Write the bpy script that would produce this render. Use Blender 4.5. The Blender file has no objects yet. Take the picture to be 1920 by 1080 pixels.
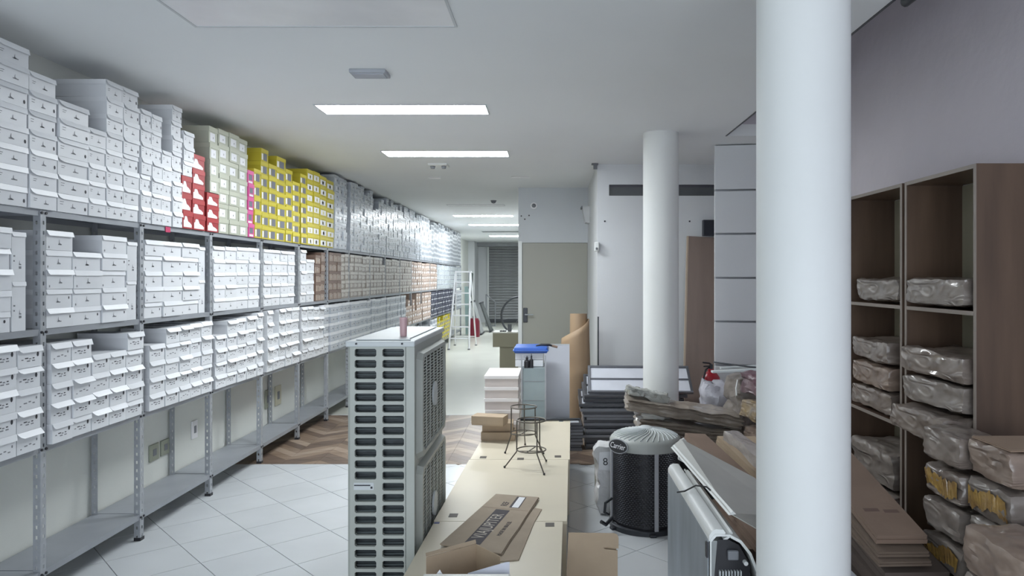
import bpy, bmesh, math, random
from mathutils import Vector, Matrix, noise as mnoise
random.seed(7)
C = bpy.data.collections.new('scene'); bpy.context.scene.collection.children.link(C)
SC = bpy.context.scene
# ------------------------------------------------------------------ camera, world, light, exposure
F = 1370.0; CX = 1034.0; CY = 520.0; HC = 1.61
cam_d = bpy.data.cameras.new('camera'); cam = bpy.data.objects.new('camera', cam_d); C.objects.link(cam)
cam.location = (0, 0, HC); cam.rotation_euler = (math.pi/2, 0, 0)
cam_d.sensor_width = 36; cam_d.lens = F/1920*36
cam_d.shift_x = -(CX-960)/1920; cam_d.shift_y = -(540-CY)/1920
cam_d.clip_start = 0.05; cam_d.clip_end = 100
SC.camera = cam
SC.view_settings.view_transform = 'Standard'; SC.view_settings.look = 'None'
SC.view_settings.gamma = 1; SC.view_settings.use_curve_mapping = False
SC.view_settings.exposure = 0.45
w = bpy.data.worlds.new('world'); SC.world = w; w.use_nodes = True
w.node_tree.nodes['Background'].inputs[0].default_value = (0.75, 0.85, 1, 1)
w.node_tree.nodes['Background'].inputs[1].default_value = 0.25
LAMP = 37.0          # LED panels that are on
LAMP_FAR = 32.0
DAY = 108.0          # daylight through the shop front behind the camera
ld = bpy.data.lights.new('shopfront_daylight', 'AREA'); ld.shape = 'RECTANGLE'; ld.size = 4.2; ld.size_y = 2.1
ld.energy = DAY; ld.color = (0.85, 0.92, 1.0)
lo = bpy.data.objects.new('shopfront_daylight', ld); C.objects.link(lo)
lo.location = (-0.3, -3.35, 1.35); lo.rotation_euler = (math.radians(90), 0, 0)

# ------------------------------------------------------------------ helpers
def px(x, y, Y):            # photograph pixel at depth Y -> point
    return Vector(((x-CX)*Y/F, Y, HC-(y-CY)*Y/F))
MATS = {}
def mat(name, rgb, rough=0.6, metal=0.0, var=0.06, scale=6.0, bump=0.0, bscale=None, coat=0.0, rgb2=None, stretch=None,
        rnd=0.0, alpha=1.0, trans=0.0, spec=None, emit=0.0):
    if name in MATS: return MATS[name]
    m = bpy.data.materials.new(name); m.use_nodes = True; nt = m.node_tree; N = nt.nodes; L = nt.links
    b = N['Principled BSDF']; b.inputs['Roughness'].default_value = rough; b.inputs['Metallic'].default_value = metal
    b.inputs['Coat Weight'].default_value = coat
    if spec is not None: b.inputs['Specular IOR Level'].default_value = spec
    if emit:
        b.inputs['Emission Color'].default_value = (*rgb, 1); b.inputs['Emission Strength'].default_value = emit
    tc = N.new('ShaderNodeTexCoord'); mp = N.new('ShaderNodeMapping'); L.new(tc.outputs['Object'], mp.inputs[0])
    if stretch: mp.inputs['Scale'].default_value = stretch
    n = N.new('ShaderNodeTexNoise'); n.inputs['Scale'].default_value = scale; n.inputs['Detail'].default_value = 5
    L.new(mp.outputs[0], n.inputs[0])
    r = N.new('ShaderNodeValToRGB'); L.new(n.outputs[0], r.inputs[0])
    r.color_ramp.elements[0].position = 0.3; r.color_ramp.elements[1].position = 0.7
    c2 = rgb2 if rgb2 else tuple(max(0, c*(1-var*2)) for c in rgb)
    r.color_ramp.elements[0].color = (*c2, 1); r.color_ramp.elements[1].color = (*rgb, 1)
    out = r.outputs[0]
    if rnd:
        oi = N.new('ShaderNodeObjectInfo'); mr = N.new('ShaderNodeMapRange')
        mr.inputs[3].default_value = 1-rnd; mr.inputs[4].default_value = 1.0
        L.new(oi.outputs['Random'], mr.inputs[0])
        mx = N.new('ShaderNodeMix'); mx.data_type = 'RGBA'; mx.blend_type = 'MULTIPLY'; mx.inputs[0].default_value = 1
        L.new(out, mx.inputs[6]); L.new(mr.outputs[0], mx.inputs[7]); out = mx.outputs[2]
    L.new(out, b.inputs['Base Color'])
    if bump:
        n2 = N.new('ShaderNodeTexNoise'); n2.inputs['Scale'].default_value = bscale or scale*4; n2.inputs['Detail'].default_value = 4
        L.new(mp.outputs[0], n2.inputs[0]); bp = N.new('ShaderNodeBump'); bp.inputs['Strength'].default_value = bump
        bp.inputs['Distance'].default_value = 0.02
        L.new(n2.outputs[0], bp.inputs['Height']); L.new(bp.outputs[0], b.inputs['Normal'])
    if alpha < 1: b.inputs['Alpha'].default_value = alpha
    if trans: b.inputs['Transmission Weight'].default_value = trans
    MATS[name] = m; return m

class MB:
    def __init__(s): s.v = []; s.f = []; s.m = []
    def add(s, vs, fs, mi=0):
        o = len(s.v); s.v += [tuple(v) for v in vs]
        for f in fs: s.f.append(tuple(o+i for i in f)); s.m.append(mi)
        return s
    def box(s, x0, x1, y0, y1, z0, z1, mi=0, M=None):
        vs = [Vector((x, y, z)) for z in (z0, z1) for y in (y0, y1) for x in (x0, x1)]
        if M is not None: vs = [M @ v for v in vs]
        return s.add(vs, [(0,2,3,1),(4,5,7,6),(0,1,5,4),(2,6,7,3),(0,4,6,2),(1,3,7,5)], mi)
    def poly(s, pts, mi=0): return s.add(pts, [tuple(range(len(pts)))], mi)
    def prism(s, pts, d, mi=0):      # polygon extruded by vector d
        n = len(pts); d = Vector(d); a = [Vector(p) for p in pts]; b = [p+d for p in a]
        fs = [tuple(range(n))[::-1], tuple(range(n, 2*n))]+[(i, (i+1)%n, n+(i+1)%n, n+i) for i in range(n)]
        return s.add(a+b, fs, mi)
    def tube(s, pts, r, n=8, mi=0, cap=True, closed=False):
        pts = [Vector(p) for p in pts]; K = len(pts); rs = r if isinstance(r, (list, tuple)) else [r]*K
        rings = []; u = None
        for i, p in enumerate(pts):
            if closed: t = pts[(i+1)%K]-pts[i-1]
            else: t = pts[min(i+1, K-1)]-pts[max(i-1, 0)]
            t.normalize()
            if u is None: u = t.orthogonal().normalized()
            u = (u-t*u.dot(t)).normalized(); q = t.cross(u)
            rings.append([p+(u*math.cos(2*math.pi*k/n)+q*math.sin(2*math.pi*k/n))*rs[i] for k in range(n)])
        vs = [v for g in rings for v in g]; fs = []
        for i in range(K if closed else K-1):
            j = (i+1) % K
            for k in range(n): fs.append((i*n+k, i*n+(k+1)%n, j*n+(k+1)%n, j*n+k))
        if cap and not closed: fs += [tuple(range(n))[::-1], tuple(range((K-1)*n, K*n))]
        return s.add(vs, fs, mi)
    def lathe(s, prof, c=(0,0,0), n=32, mi=0, a0=0, a1=2*math.pi):      # prof [(r,z)]
        full = abs(a1-a0-2*math.pi) < 1e-6; K = n if full else n+1
        vs = []
        for r, z in prof:
            for k in range(K):
                a = a0+(a1-a0)*k/n; vs.append((c[0]+r*math.cos(a), c[1]+r*math.sin(a), c[2]+z))
        fs = []
        for i in range(len(prof)-1):
            for k in range(n if full else n):
                k2 = (k+1) % K
                fs.append((i*K+k, i*K+k2, (i+1)*K+k2, (i+1)*K+k))
        return s.add(vs, fs, mi)
    def mesh(s, name, mats):
        me = bpy.data.meshes.new(name); me.from_pydata(s.v, [], s.f)
        for m in (mats if isinstance(mats, (list, tuple)) else [mats]): me.materials.append(m)
        if len(me.materials) > 1: me.polygons.foreach_set('material_index', s.m)
        me.update(); return me
    def build(s, name, mats, parent=None, smooth=False, bevel=0, local=False, recalc=True):
        me = s.mesh(name, mats)
        if recalc:
            bm = bmesh.new(); bm.from_mesh(me); bmesh.ops.recalc_face_normals(bm, faces=bm.faces); bm.to_mesh(me); bm.free()
        if parent is not None and not local:
            wl = Vector((0, 0, 0)); p = parent
            while p: wl += p.location; p = p.parent
            me.transform(Matrix.Translation(-wl))
        if smooth:
            me.polygons.foreach_set('use_smooth', [True]*len(me.polygons)); me.set_sharp_from_angle(angle=math.radians(40))
        o = bpy.data.objects.new(name, me); C.objects.link(o)
        if parent is not None: o.parent = parent
        if bevel:
            b = o.modifiers.new('bevel', 'BEVEL'); b.width = bevel; b.segments = 2; b.limit_method = 'ANGLE'
        return o
def tag(o, label=None, cat=None, group=None, kind=None):
    if label: o['label'] = label
    if cat: o['category'] = cat
    if group: o['group'] = group
    if kind: o['kind'] = kind
    return o
def thing(name, label, cat, loc=(0,0,0), group=None):
    o = bpy.data.objects.new(name, None); C.objects.link(o); o.location = loc; o.empty_display_size = 0.1
    return tag(o, label, cat, group)
def struct(name, mb, mats, **k): return tag(mb.build(name, mats, **k), kind='structure')
def inst(name, me, parent=None, loc=(0,0,0), rot=(0,0,0), sc=(1,1,1)):
    o = bpy.data.objects.new(name, me); C.objects.link(o); o.location = loc; o.rotation_euler = rot; o.scale = sc
    if parent is not None: o.parent = parent
    return o
def text(name, body, size, m, parent, M, extrude=0.0004, spacing=1.0, sx=1.0):
    cu = bpy.data.curves.new(name, 'FONT'); cu.body = body; cu.size = size; cu.align_x = 'CENTER'; cu.align_y = 'CENTER'
    cu.extrude = extrude; cu.space_character = spacing
    t = bpy.data.objects.new(name+'_src', cu); C.objects.link(t)
    bpy.context.view_layer.update()
    me = bpy.data.meshes.new_from_object(t.evaluated_get(bpy.context.evaluated_depsgraph_get()))
    bpy.data.objects.remove(t); me.name = name; me.materials.clear(); me.materials.append(m)
    me.transform(M @ Matrix.Diagonal((sx, 1, 1, 1)))
    wl = Vector((0, 0, 0)); p = parent
    while p: wl += p.location; p = p.parent
    me.transform(Matrix.Translation(-wl))
    o = bpy.data.objects.new(name, me); C.objects.link(o); o.parent = parent; return o
def frame_M(o, ux, uy):      # matrix with x axis ux, y axis uy
    ux = Vector(ux).normalized(); uy = Vector(uy); uy = (uy-ux*uy.dot(ux)).normalized(); uz = ux.cross(uy)
    M = Matrix((ux, uy, uz)).transposed().to_4x4(); M.translation = Vector(o); return M
def clip(poly, x0, x1, y0, y1):
    for ax, lim, sg in ((0, x0, 1), (0, x1, -1), (1, y0, 1), (1, y1, -1)):
        out = []
        for i in range(len(poly)):
            a, b = poly[i-1], poly[i]; da = (a[ax]-lim)*sg; db = (b[ax]-lim)*sg
            if (da >= 0) != (db >= 0):
                t = da/(da-db); out.append((a[0]+(b[0]-a[0])*t, a[1]+(b[1]-a[1])*t))
            if db >= 0: out.append(b)
        poly = out
        if len(poly) < 3: return []
    return poly
def area(p): return abs(sum(p[i-1][0]*p[i][1]-p[i][0]*p[i-1][1] for i in range(len(p))))/2
ORD = ['zeroth','first','second','third','fourth','fifth','sixth','seventh','eighth','ninth','tenth','eleventh','twelfth','thirteenth',
       'fourteenth','fifteenth','sixteenth','seventeenth','eighteenth','nineteenth','twentieth']
def ordn(n): return ORD[n] if n <= 20 else 'twenty-'+ORD[n-20] if n < 30 else 'thirty-'+ORD[n-30] if n > 30 else 'thirtieth'

# ------------------------------------------------------------------ materials
M_wall = mat('wall_paint', (0.70,0.72,0.74), 0.7, var=0.03, scale=1.5, bump=0.05, bscale=60)
M_wallL = mat('wall_paint_left', (0.72,0.74,0.70), 0.75, var=0.05, scale=1.2, bump=0.05, bscale=50)
M_ceil = mat('ceiling_plaster', (0.84,0.86,0.87), 0.8, var=0.02, scale=0.8)
M_wallR = mat('wall_paint_right', (0.65,0.61,0.66), 0.8, var=0.06, scale=1.3, bump=0.15, bscale=14)
M_col = mat('column_paint', (0.80,0.82,0.81), 0.6, var=0.03, scale=1.5, bump=0.08, bscale=12)
M_tile = mat('white_floor_tile', (0.61,0.635,0.655), 0.22, var=0.03, scale=3, rnd=0.05)
M_grout = mat('grout', (0.30,0.31,0.33), 0.9)
M_screed = mat('pale_floor', (0.66,0.67,0.60), 0.25, var=0.04, scale=1.0)
M_steel = mat('painted_steel', (0.34,0.36,0.39), 0.45, metal=0.25, var=0.06, scale=5)
M_steel_in = mat('steel_post', (0.42,0.44,0.47), 0.45, metal=0.3, var=0.10, scale=20)
M_dark = mat('dark_print', (0.035,0.035,0.045), 0.6)
M_mid = mat('grey_print', (0.20,0.21,0.23), 0.6)
M_kraft = mat('kraft_cardboard', (0.46,0.355,0.25), 0.85, var=0.06, scale=5, bump=0.08, bscale=80)
M_kraftd = mat('brown_cardboard', (0.27,0.19,0.145), 0.85, var=0.08, scale=5, bump=0.08, bscale=60)
M_white = mat('white_plastic', (0.78,0.80,0.79), 0.35, var=0.02)
M_paper = mat('white_paper', (0.82,0.83,0.86), 0.6, var=0.02)
M_black = mat('black_plastic', (0.02,0.02,0.025), 0.4)
M_blackm = mat('dark_metal', (0.07,0.075,0.085), 0.4, metal=0.6)
M_cream = mat('cream_laminate', (0.72,0.65,0.51), 0.35, var=0.05, scale=2.0)
M_beige = mat('beige_door_paint', (0.37,0.37,0.325), 0.5, var=0.02, scale=1)
M_sheet = mat('grey_steel_plate', (0.43,0.48,0.53), 0.45, metal=0.35, var=0.14, scale=4, stretch=(1,2,0.6))
M_acw = mat('aged_white_casing', (0.56,0.60,0.58), 0.45, var=0.05, scale=4)
M_emit = mat('led_diffuser', (0.92,0.97,1.0), 0.5, emit=LAMP)
M_emitF = mat('led_diffuser_far', (0.92,0.97,1.0), 0.5, emit=LAMP_FAR)
M_red = mat('red_paint', (0.42,0.015,0.03), 0.3)

# ================================================================== THE SETTING
W = 2.515; XL = -2.82; XR = 2.07; CEIL = 2.83; YB = -3.5; YF = 26.0
YW = 6.3; YS = 8.55
fl = MB().box(XL-0.1, XR+0.1, YB, YF+0.3, -0.12, -0.008)
floor = struct('floor', fl, M_grout)
th = math.radians(42.9); d1 = (-math.sin(th), math.cos(th)); d2 = (math.cos(th), math.sin(th)); TS = 0.388; g = 0.0022
for i in range(-16, 17):
    for j in range(-16, 17):
        ox = -2.242+d1[0]*TS*i+d2[0]*TS*j; oy = 4.402+d1[1]*TS*i+d2[1]*TS*j
        q = [(g,g),(TS-g,g),(TS-g,TS-g),(g,TS-g)]
        P = [(ox+d1[0]*a+d2[0]*b, oy+d1[1]*a+d2[1]*b) for a, b in q]
        P = clip(P, XL, XR, 2.1, YW-0.004)
        if P and area(P) > 0.004:
            MB().prism([(a, b, -0.0075) for a, b in P], (0,0,0.0075)).build('tile', M_tile, floor)
nb = MB().box(XL, XR, YB, 2.097, -0.0078, 0)
tag(nb.build('floor_screed', M_tile, floor))
wood = [mat('oak_plank_pale', (0.44,0.35,0.27), 0.35, var=0.2, scale=3, stretch=(1,6,1), rgb2=(0.30,0.22,0.165), rnd=0.1),
        mat('oak_plank_mid', (0.33,0.245,0.18), 0.35, scale=3, stretch=(1,6,1), rgb2=(0.20,0.14,0.10), rnd=0.1),
        mat('oak_plank_dark', (0.21,0.15,0.115), 0.35, scale=3, stretch=(1,6,1), rgb2=(0.12,0.085,0.065), rnd=0.1)]
PH = 0.13; CWX = 0.285; n_pl = 0
for c in range(16):
    x0 = XL+0.0+c*CWX-0.08; x1 = x0+CWX; up = (c % 2 == 0)
    if x0 > 1.45: break
    for r in range(-3, 19):
        ya = YW+r*PH; s0, s1 = (0, .27) if up else (.27, 0)
        P = [(x0+.001, ya+s0+.001), (x1-.001, ya+s1+.001), (x1-.001, ya+s1+PH-.001), (x0+.001, ya+s0+PH-.001)]
        P = clip(P, XL, XR, YW, YS)
        if P and area(P) > 0.003:
            k = [0,1,2,2,1,0,1,2,0,1,1,2][(r+3) % 12] if random.random() < .8 else random.randrange(3)
            MB().prism([(a, b, -0.0075) for a, b in P], (0,0,0.0075)).build('plank', wood[k], floor); n_pl += 1
MB().box(1.45, XR, YW, YS, -0.0078, -0.0005).build('floor_board', wood[1], floor)
MB().box(XL, XR, YS+.003, YF+0.2, -0.0078, 0).build('floor_screed', M_screed, floor)
MB().box(XL, XR, YS-.012, YS+.003, -0.006, 0.002).build('floor_strip', M_wall, floor)

struct('wall_left', MB().box(XL-0.12, XL, YB, YF+0.2, -0.01, CEIL+0.1), M_wallL)
struct('wall_right', MB().box(XR, XR+0.12, YB, 8.0, -0.01, 3.6), M_wallR)
struct('wall_back', MB().box(XL, XR, YB-0.1, YB, -0.01, 3.6), M_wall)
struct('wall_far', MB().box(XL, -0.30, YF, YF+0.1, -0.01, CEIL), M_wall)
struct('wall_corridor', MB().box(-0.30, -0.18, 10.07, YF, -0.01, CEIL), M_wall)
cb = MB().box(XL, 1.51, YB, 6.3, CEIL, CEIL+0.1).box(XL, XR, 6.3, YF+0.1, CEIL, CEIL+0.1)
struct('ceiling', cb, M_ceil)
cu = MB().box(1.42, XR, YB, 6.4, 3.55, 3.62); struct('ceiling_upper', cu, M_ceil)
struct('wall_upper', MB().box(1.51, XR, 6.3, 6.4, CEIL+0.1, 3.55).box(1.42, 1.51, YB, 6.4, CEIL+0.1, 3.55), M_wallR)
struct('trim_1', MB().box(1.50, 1.512, YB, 6.3, CEIL-0.004, CEIL+0.012), M_blackm)
# white front wall with long glazed slot
yf = 7.88; zt, zb = 2.49+0.02, 2.49-0.11+0.12
z1s = HC+(CY-346)*yf/F; z0s = HC+(CY-367)*yf/F; xs0 = (1142-CX)*yf/F
wf = MB().box(0.495, XR, yf, yf+0.15, -0.01, z0s).box(0.495, XR, yf, yf+0.15, z1s, CEIL).box(0.495, xs0, yf, yf+0.15, z0s, z1s)
wall_front = struct('wall_front', wf, M_wall)
for xx in (1134, 1293):
    p = px(xx, 415, yf); MB().tube([(p.x, yf-0.004, p.z), (p.x, yf+.01, p.z)], 0.010, 8).build('screw', M_dark, wall_front)
win = struct('window_1', MB().box(xs0, XR, yf+0.13, yf+0.15, z0s, z1s), mat('slot_back', (0.22,0.23,0.25), 0.5))
MB().box(xs0, XR, yf+0.02, yf+0.13, z1s-0.025, z1s-0.001).build('window_soffit', mat('slot_dark', (0.08,0.08,0.10), 0.6), win)
MB().box(xs0+.002, XR, yf+0.02, yf+0.026, z0s+.001, z1s-0.026).build('pane', mat('slot_glass', (0.16,0.17,0.18), 0.03, alpha=0.75, spec=0.8), win)
struct('wall_side', MB().box(0.495, 0.60, yf+0.15, 9.95, -0.01, CEIL), M_wall)
# door wall with beige door
yd = 9.95; zd = HC+(CY-455)*yd/F
dl, dr = (979-CX)*yd/F, (1102-CX)*yd/F
struct('wall_door', MB().box(-0.45, 0.60, yd, yd+0.12, zd+0.0, CEIL).box(-0.45, dl, yd, yd+0.12, -0.01, zd).box(dr, 0.60, yd, yd+0.12, -0.01, zd),
       mat('wall_paint_grey', (0.60,0.63,0.66), 0.7, var=0.03, scale=1.5))
dr1 = struct('door_1', MB().box(dl+.003, dr-.003, yd+0.02, yd+0.06, 0.005, zd-.003), M_beige)
hx = (985-CX)*yd/F; hz = HC-(591-CY)*yd/F
MB().box(hx-0.03, hx+0.03, yd+0.005, yd+0.021, hz-0.10, hz+0.10).build('handle_plate', M_blackm, dr1, bevel=.008)
MB().tube([(hx, yd+.01, hz+.01), (hx, yd-0.04, hz+.01), (hx+0.11, yd-0.045, hz+.01)], 0.010, 8).build('door_handle', M_steel_in, dr1, smooth=True)
struct('trim_2', MB().box(-0.452, dl-.002, yd-0.015, yd-0.001, 0, zd+0.02).box(dr+.002, 0.493, yd-0.012, yd-0.001, 0, zd), M_white)
# columns
def column(name, cx_, cy_, r, label):
    o = MB().lathe([(r, 0), (r, CEIL)], (cx_, cy_, 0), 48).build(name, M_col, smooth=True); tag(o, label, 'column')
    return o
colN = column('column', 0.841, 2.446, 0.150, 'thick round white column in the foreground, nearest the camera')
colF = column('column', 0.928, 6.2, 0.150, 'slimmer looking round white column farther back, in front of the dark frame pile')
# clad pier
pier = MB().box(1.512, XR-.002, 6.74, 6.79, 0, CEIL-.002)
pz = thing('clad_pillar', 'square pier clad in large white blocks with dark joints, between the two columns', 'pillar', (1.5, 6.7, 0))
pier.build('core', mat('joint_grey', (0.42,0.43,0.46), 0.8), pz)
k0 = [0.0,0.40,0.803,1.204,1.605,2.009,2.41,CEIL]
for a, b in zip(k0[:-1], k0[1:]):
    MB().prism([(1.50,6.72,a+.008),(1.875,6.66,a+.008),(1.875,6.738,a+.008),(1.50,6.738,a+.008)], (0,0,b-a-.016)).build('cladding_block', M_wall, pz, bevel=.006)
MB().box(1.885, 1.93, 6.69, 6.738, 0, CEIL-.003).build('edge_strip', M_wall, pz)

# far end
ef = thing('roller_shutter', 'grey slatted roller shutter closing the far end of the corridor', 'shutter', (-1.3, YF-.06, 0))
sl0, sl1 = -2.22, -0.52; ztop = HC+(CY-463)*YF/F
nsl = 27; sh = (ztop-0.16)/nsl
M_shut = mat('shutter_steel', (0.27,0.28,0.29), 0.5, metal=0.3)
sm = MB().prism([(sl0,-.025,0),(sl0,-.012,sh*.5),(sl0,-.025,sh*.92),(sl0,0,sh*.96),(sl0,0,0)], (sl1-sl0,0,0)).mesh('slat', M_shut)
for k in range(nsl): inst('slat', sm, ef, (1.3, 0, 0.14+k*sh))
MB().box(sl0, sl1, YF-.085, YF-.055, 0.01, 0.14).build('bottom_bar', M_blackm, ef)
for xx in (sl0-.05, sl1): MB().box(xx, xx+.05, YF-.12, YF-.03, 0, ztop).build('guide_rail', M_white, ef)
struct('wall_pier', MB().box(-2.82, -2.60, YF-1.3, YF-.001, 0, CEIL-.001), M_wall)
struct('wall_lintel', MB().box(-2.595, -0.46, YF-.5, YF-.14, ztop, CEIL-.001), mat('lintel_grey', (0.35,0.36,0.38), 0.8))

# ================================================================== CEILING FITTINGS
M_frame = mat('lamp_frame', (0.62,0.64,0.66), 0.5)
M_off = mat('unlit_panel', (0.86,0.86,0.88), 0.35, var=0.05, scale=3)
M_offd = mat('unlit_recess', (0.16,0.17,0.18), 0.6)
def led(x0, x1, y0, y1, on, label, m=None):
    t = thing('ceiling_light', label, 'ceiling light', ((x0+x1)/2, (y0+y1)/2, CEIL))
    f = MB(); zf = CEIL-0.006; b = 0.012
    f.box(x0-b, x1+b, y0-b, y0, zf, CEIL).box(x0-b, x1+b, y1, y1+b, zf, CEIL).box(x0-b, x0, y0, y1, zf, CEIL).box(x1, x1+b, y0, y1, zf, CEIL)
    f.build('frame', M_frame, t)
    MB().box(x0, x1, y0, y1, CEIL-0.003, CEIL-0.0005).build('diffuser', m or (M_emit if on else M_off), t)
    return t
led(-1.72, -0.47, 3.20, 3.54, False, 'unlit ceiling panel closest to the camera, cut by the top of the picture')
led(-1.67, -0.47, 5.16, 5.44, True, 'lit rectangular ceiling panel, the nearest and largest glowing one')
led(-1.64, -0.43, 7.05, 7.35, True, 'second lit rectangular ceiling panel, behind the nearest glowing one')
led(-1.75, -0.80, 12.25, 12.45, False, 'unlit recessed ceiling panel at the start of the corridor', M_off)
led(-1.93, -0.76, 14.3, 14.65, True, 'lit ceiling panel, nearest of three glowing in the corridor', M_emitF)
led(-1.91, -0.72, 16.8, 17.2, True, 'lit ceiling panel, middle of three glowing in the corridor', M_emitF)
led(-1.85, -0.70, 19.3, 19.7, False, 'dark unlit ceiling panel between the corridor lamps', M_offd)
led(-1.82, -0.66, 21.3, 21.8, True, 'lit ceiling panel, farthest of three glowing in the corridor', M_emitF)
eb = thing('emergency_light', 'grey emergency light box on ceiling, before the nearest glowing panel', 'emergency light', (-1.08, 4.33, CEIL), 'ceiling emergency lights')
MB().box(-1.185, -0.972, 4.27, 4.41, CEIL-0.022, CEIL).build('housing', mat('grey_housing', (0.42,0.44,0.48), 0.5), eb, bevel=.004)
MB().box(-1.17, -0.987, 4.29, 4.39, CEIL-0.027, CEIL-.022).build('lens', mat('lens_grey', (0.46,0.48,0.54), 0.3), eb)
eb2 = thing('emergency_light', 'small twin-lamp emergency light on ceiling, behind the second glowing panel', 'emergency light', (-1.2, 7.9, CEIL), 'ceiling emergency lights')
MB().box(-1.32, -1.12, 7.80, 8.0, CEIL-0.02, CEIL).build('housing', M_white, eb2)
for xx in (-1.28, -1.16): MB().lathe([(0.0,-.05),(0.022,-.048),(0.028,-.02),(0.028,-.018)], (xx, 7.88, CEIL), 12).build('lamp', M_mid, eb2)
for (xa, xb, ya, nm, lb) in ((-0.49,-0.27,8.85,'ceiling_hatch','faint narrow white ceiling hatch, nearer the door wall corner'),
                    (-1.50,-1.36,8.9,'ceiling_rose','small faint white ceiling plate beyond the twin-lamp emergency light')):
    tag(MB().box(xa, xb, ya, ya+.10, CEIL-0.008, CEIL-.0002).build(nm, M_off, bevel=.003), lb, 'ceiling plate')
tag(MB().lathe([(0,-.05),(.03,-.04),(.05,0)], (-.92,11.6,CEIL), 12).build('sprinkler_head', M_mid, smooth=True), 'tiny dark sprinkler head on ceiling before the corridor', 'sprinkler')
# conduit clamp at ceiling / right wall
tag(MB().tube([(1.53, 3.05, 2.80), (1.53, 3.16, 2.80)], 0.022, 10).build('pipe_clamp', M_blackm, smooth=True), 'small dark round clamp at the ceiling edge, top right', 'clamp')

# wall fittings
sd = thing('motion_sensor', 'small white round sensor high on the wall above the beige door', 'sensor', px(1001, 386, yd-.001))
c = px(1001, 386, yd-.001)
MB().tube([(c.x, yd-.001, c.z), (c.x, yd-.03, c.z)], 0.045, 16).build('base', M_off, sd, smooth=True)
MB().tube([(c.x, yd-.031, c.z), (c.x, yd-.06, c.z-.01)], [0.03, 0.018], 12).build('eye', M_mid, sd, smooth=True)
el = thing('wall_lamp', 'grey wedge shaped emergency lamp on side wall above the beige door', 'emergency lamp', px(1100, 404, 9.6))
p = px(1100, 404, 9.6)
MB().prism([(.494, 9.45, p.z-.11), (.494, 9.45, p.z+.11), (.40, 9.45, p.z+.10), (.44, 9.45, p.z-.10)], (0,.25,0)).build('housing', M_frame, el)
MB().box(.385, .402, 9.44, 9.71, p.z+.085, p.z+.11).build('rim', M_mid, el)
cs = thing('alarm_sensor', 'white alarm sensor on corner of the white front wall, above the brown paper roll', 'sensor', (0.485, 7.83, 1.93))
MB().box(.46, .512, yf-.045, yf-.001, 1.89, 1.99).build('housing', M_white, cs, bevel=.008)
MB().tube([(.485, yf-.046, 1.92), (.485, yf-.06, 1.915)], .012, 10).build('eye', M_mid, cs)
cc = thing('camera_bracket', 'small dark bracket where the ceiling meets the white front wall corner', 'bracket', (.46, 7.82, 2.8))
MB().box(.43, .50, 7.80, 7.86, CEIL-.015, CEIL-.001).build('plate', M_mid, cc)
MB().box(.45, .49, 7.81, 7.85, CEIL-.06, CEIL-.016).build('bracket_body', M_mid, cc)
for k, (zz, yy) in enumerate(((4.76, 0), (4.66,0))): pass
for k,(xx, yy) in enumerate(((977.5,405),(984,411),(992,404))):
    p = px(xx, yy, yd); tag(MB().tube([(p.x, yd-.004, p.z),(p.x, yd-.0005, p.z)], .010, 8).build('screw_plug', M_dark), ['leftmost','lowest and middle','highest, rightmost'][k]+' of three dark screw plugs in the grey wall above the beige door', 'screw plug', 'screw plugs above the door')
# wall outlets on left wall
def outlet(xp, yp, hw, hh, label, m):
    Y = F*(-XL)/(CX-xp); z = HC-(yp-CY)*Y/F
    t = thing('wall_outlet', label, 'wall outlet', (XL+.001, Y, z))
    MB().box(XL+.001, XL+.012, Y-hw, Y+hw, z-hh, z+hh).build('cover_plate', m, t, bevel=.003)
    MB().box(XL+.012, XL+.015, Y-hw*.35, Y+hw*.35, z-hh*.4, z+hh*.4).build('socket', M_mid, t)
M_ol = mat('greenish_plate', (0.32,0.34,0.27), 0.5)
outlet(287, 848, .06, .058, 'greenish-grey wall plate under the shelves, left one of a pair', M_ol)
outlet(308, 838, .06, .055, 'greenish-grey wall plate under the shelves, right one of a pair', M_ol)
outlet(363, 805, .045, .07, 'white wall plate under the shelves, by itself behind the third bay', M_off)
outlet(500, 748, .06, .09, 'greyish wall plate partly hidden behind a back shelf post', M_ol)
outlet(520, 741, .08, .10, 'cream double wall plate right of a back shelf post', mat('cream_plate', (0.55,0.53,0.40), 0.5))

# ================================================================== STEEL SHELVING
POST = [-247, 80, 265, 395, 490, 560, 614, 654, 693, 722, 749, 771, 789.5, 806, 819, 833, 843.5, 855, 864.5]
def YR(x): return F*W/(CX-x)
PY = [YR(x) for x in POST]; PY[0] = 2.69
ZS = [0.160, 0.776, 1.355, 1.944]; XBk = XL+0.012
rack = thing('steel_shelving', 'long run of grey slotted steel shelving along the left wall, full of shoe boxes', 'shelving', (-2.66, 3.6, 0))
def angle_post(hole, z1=1.9405, s=0.037, th_=0.002):
    m = MB()
    def flange(P, Q):    # P(u,z)->point, with holes
        zc = 0.03; zs = [0]
        u = [0, s*.40, s*.68, s]
        while zc < z1-.02: zs += [zc-.009, zc+.009]; zc += .05
        zs.append(z1)
        for i in range(len(zs)-1):
            for k in range(3):
                if hole and k == 1 and i % 2 == 1: continue
                a = [P(u[k], zs[i]), P(u[k+1], zs[i]), P(u[k+1], zs[i+1]), P(u[k], zs[i+1])]
                m.poly(a)
    flange(lambda u, z: (0, u, z), None); flange(lambda u, z: (-u, 0, z), None)
    return m
M_hole = mat('post_shadow', (0.05,0.05,0.06), 0.8)
pm_h = angle_post(True).mesh('post', M_steel_in); pm_n = angle_post(False).mesh('post', M_steel_in)
fm = MB().box(-.038, .003, -.003, .04, 0, .02).mesh('foot', M_black)
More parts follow.
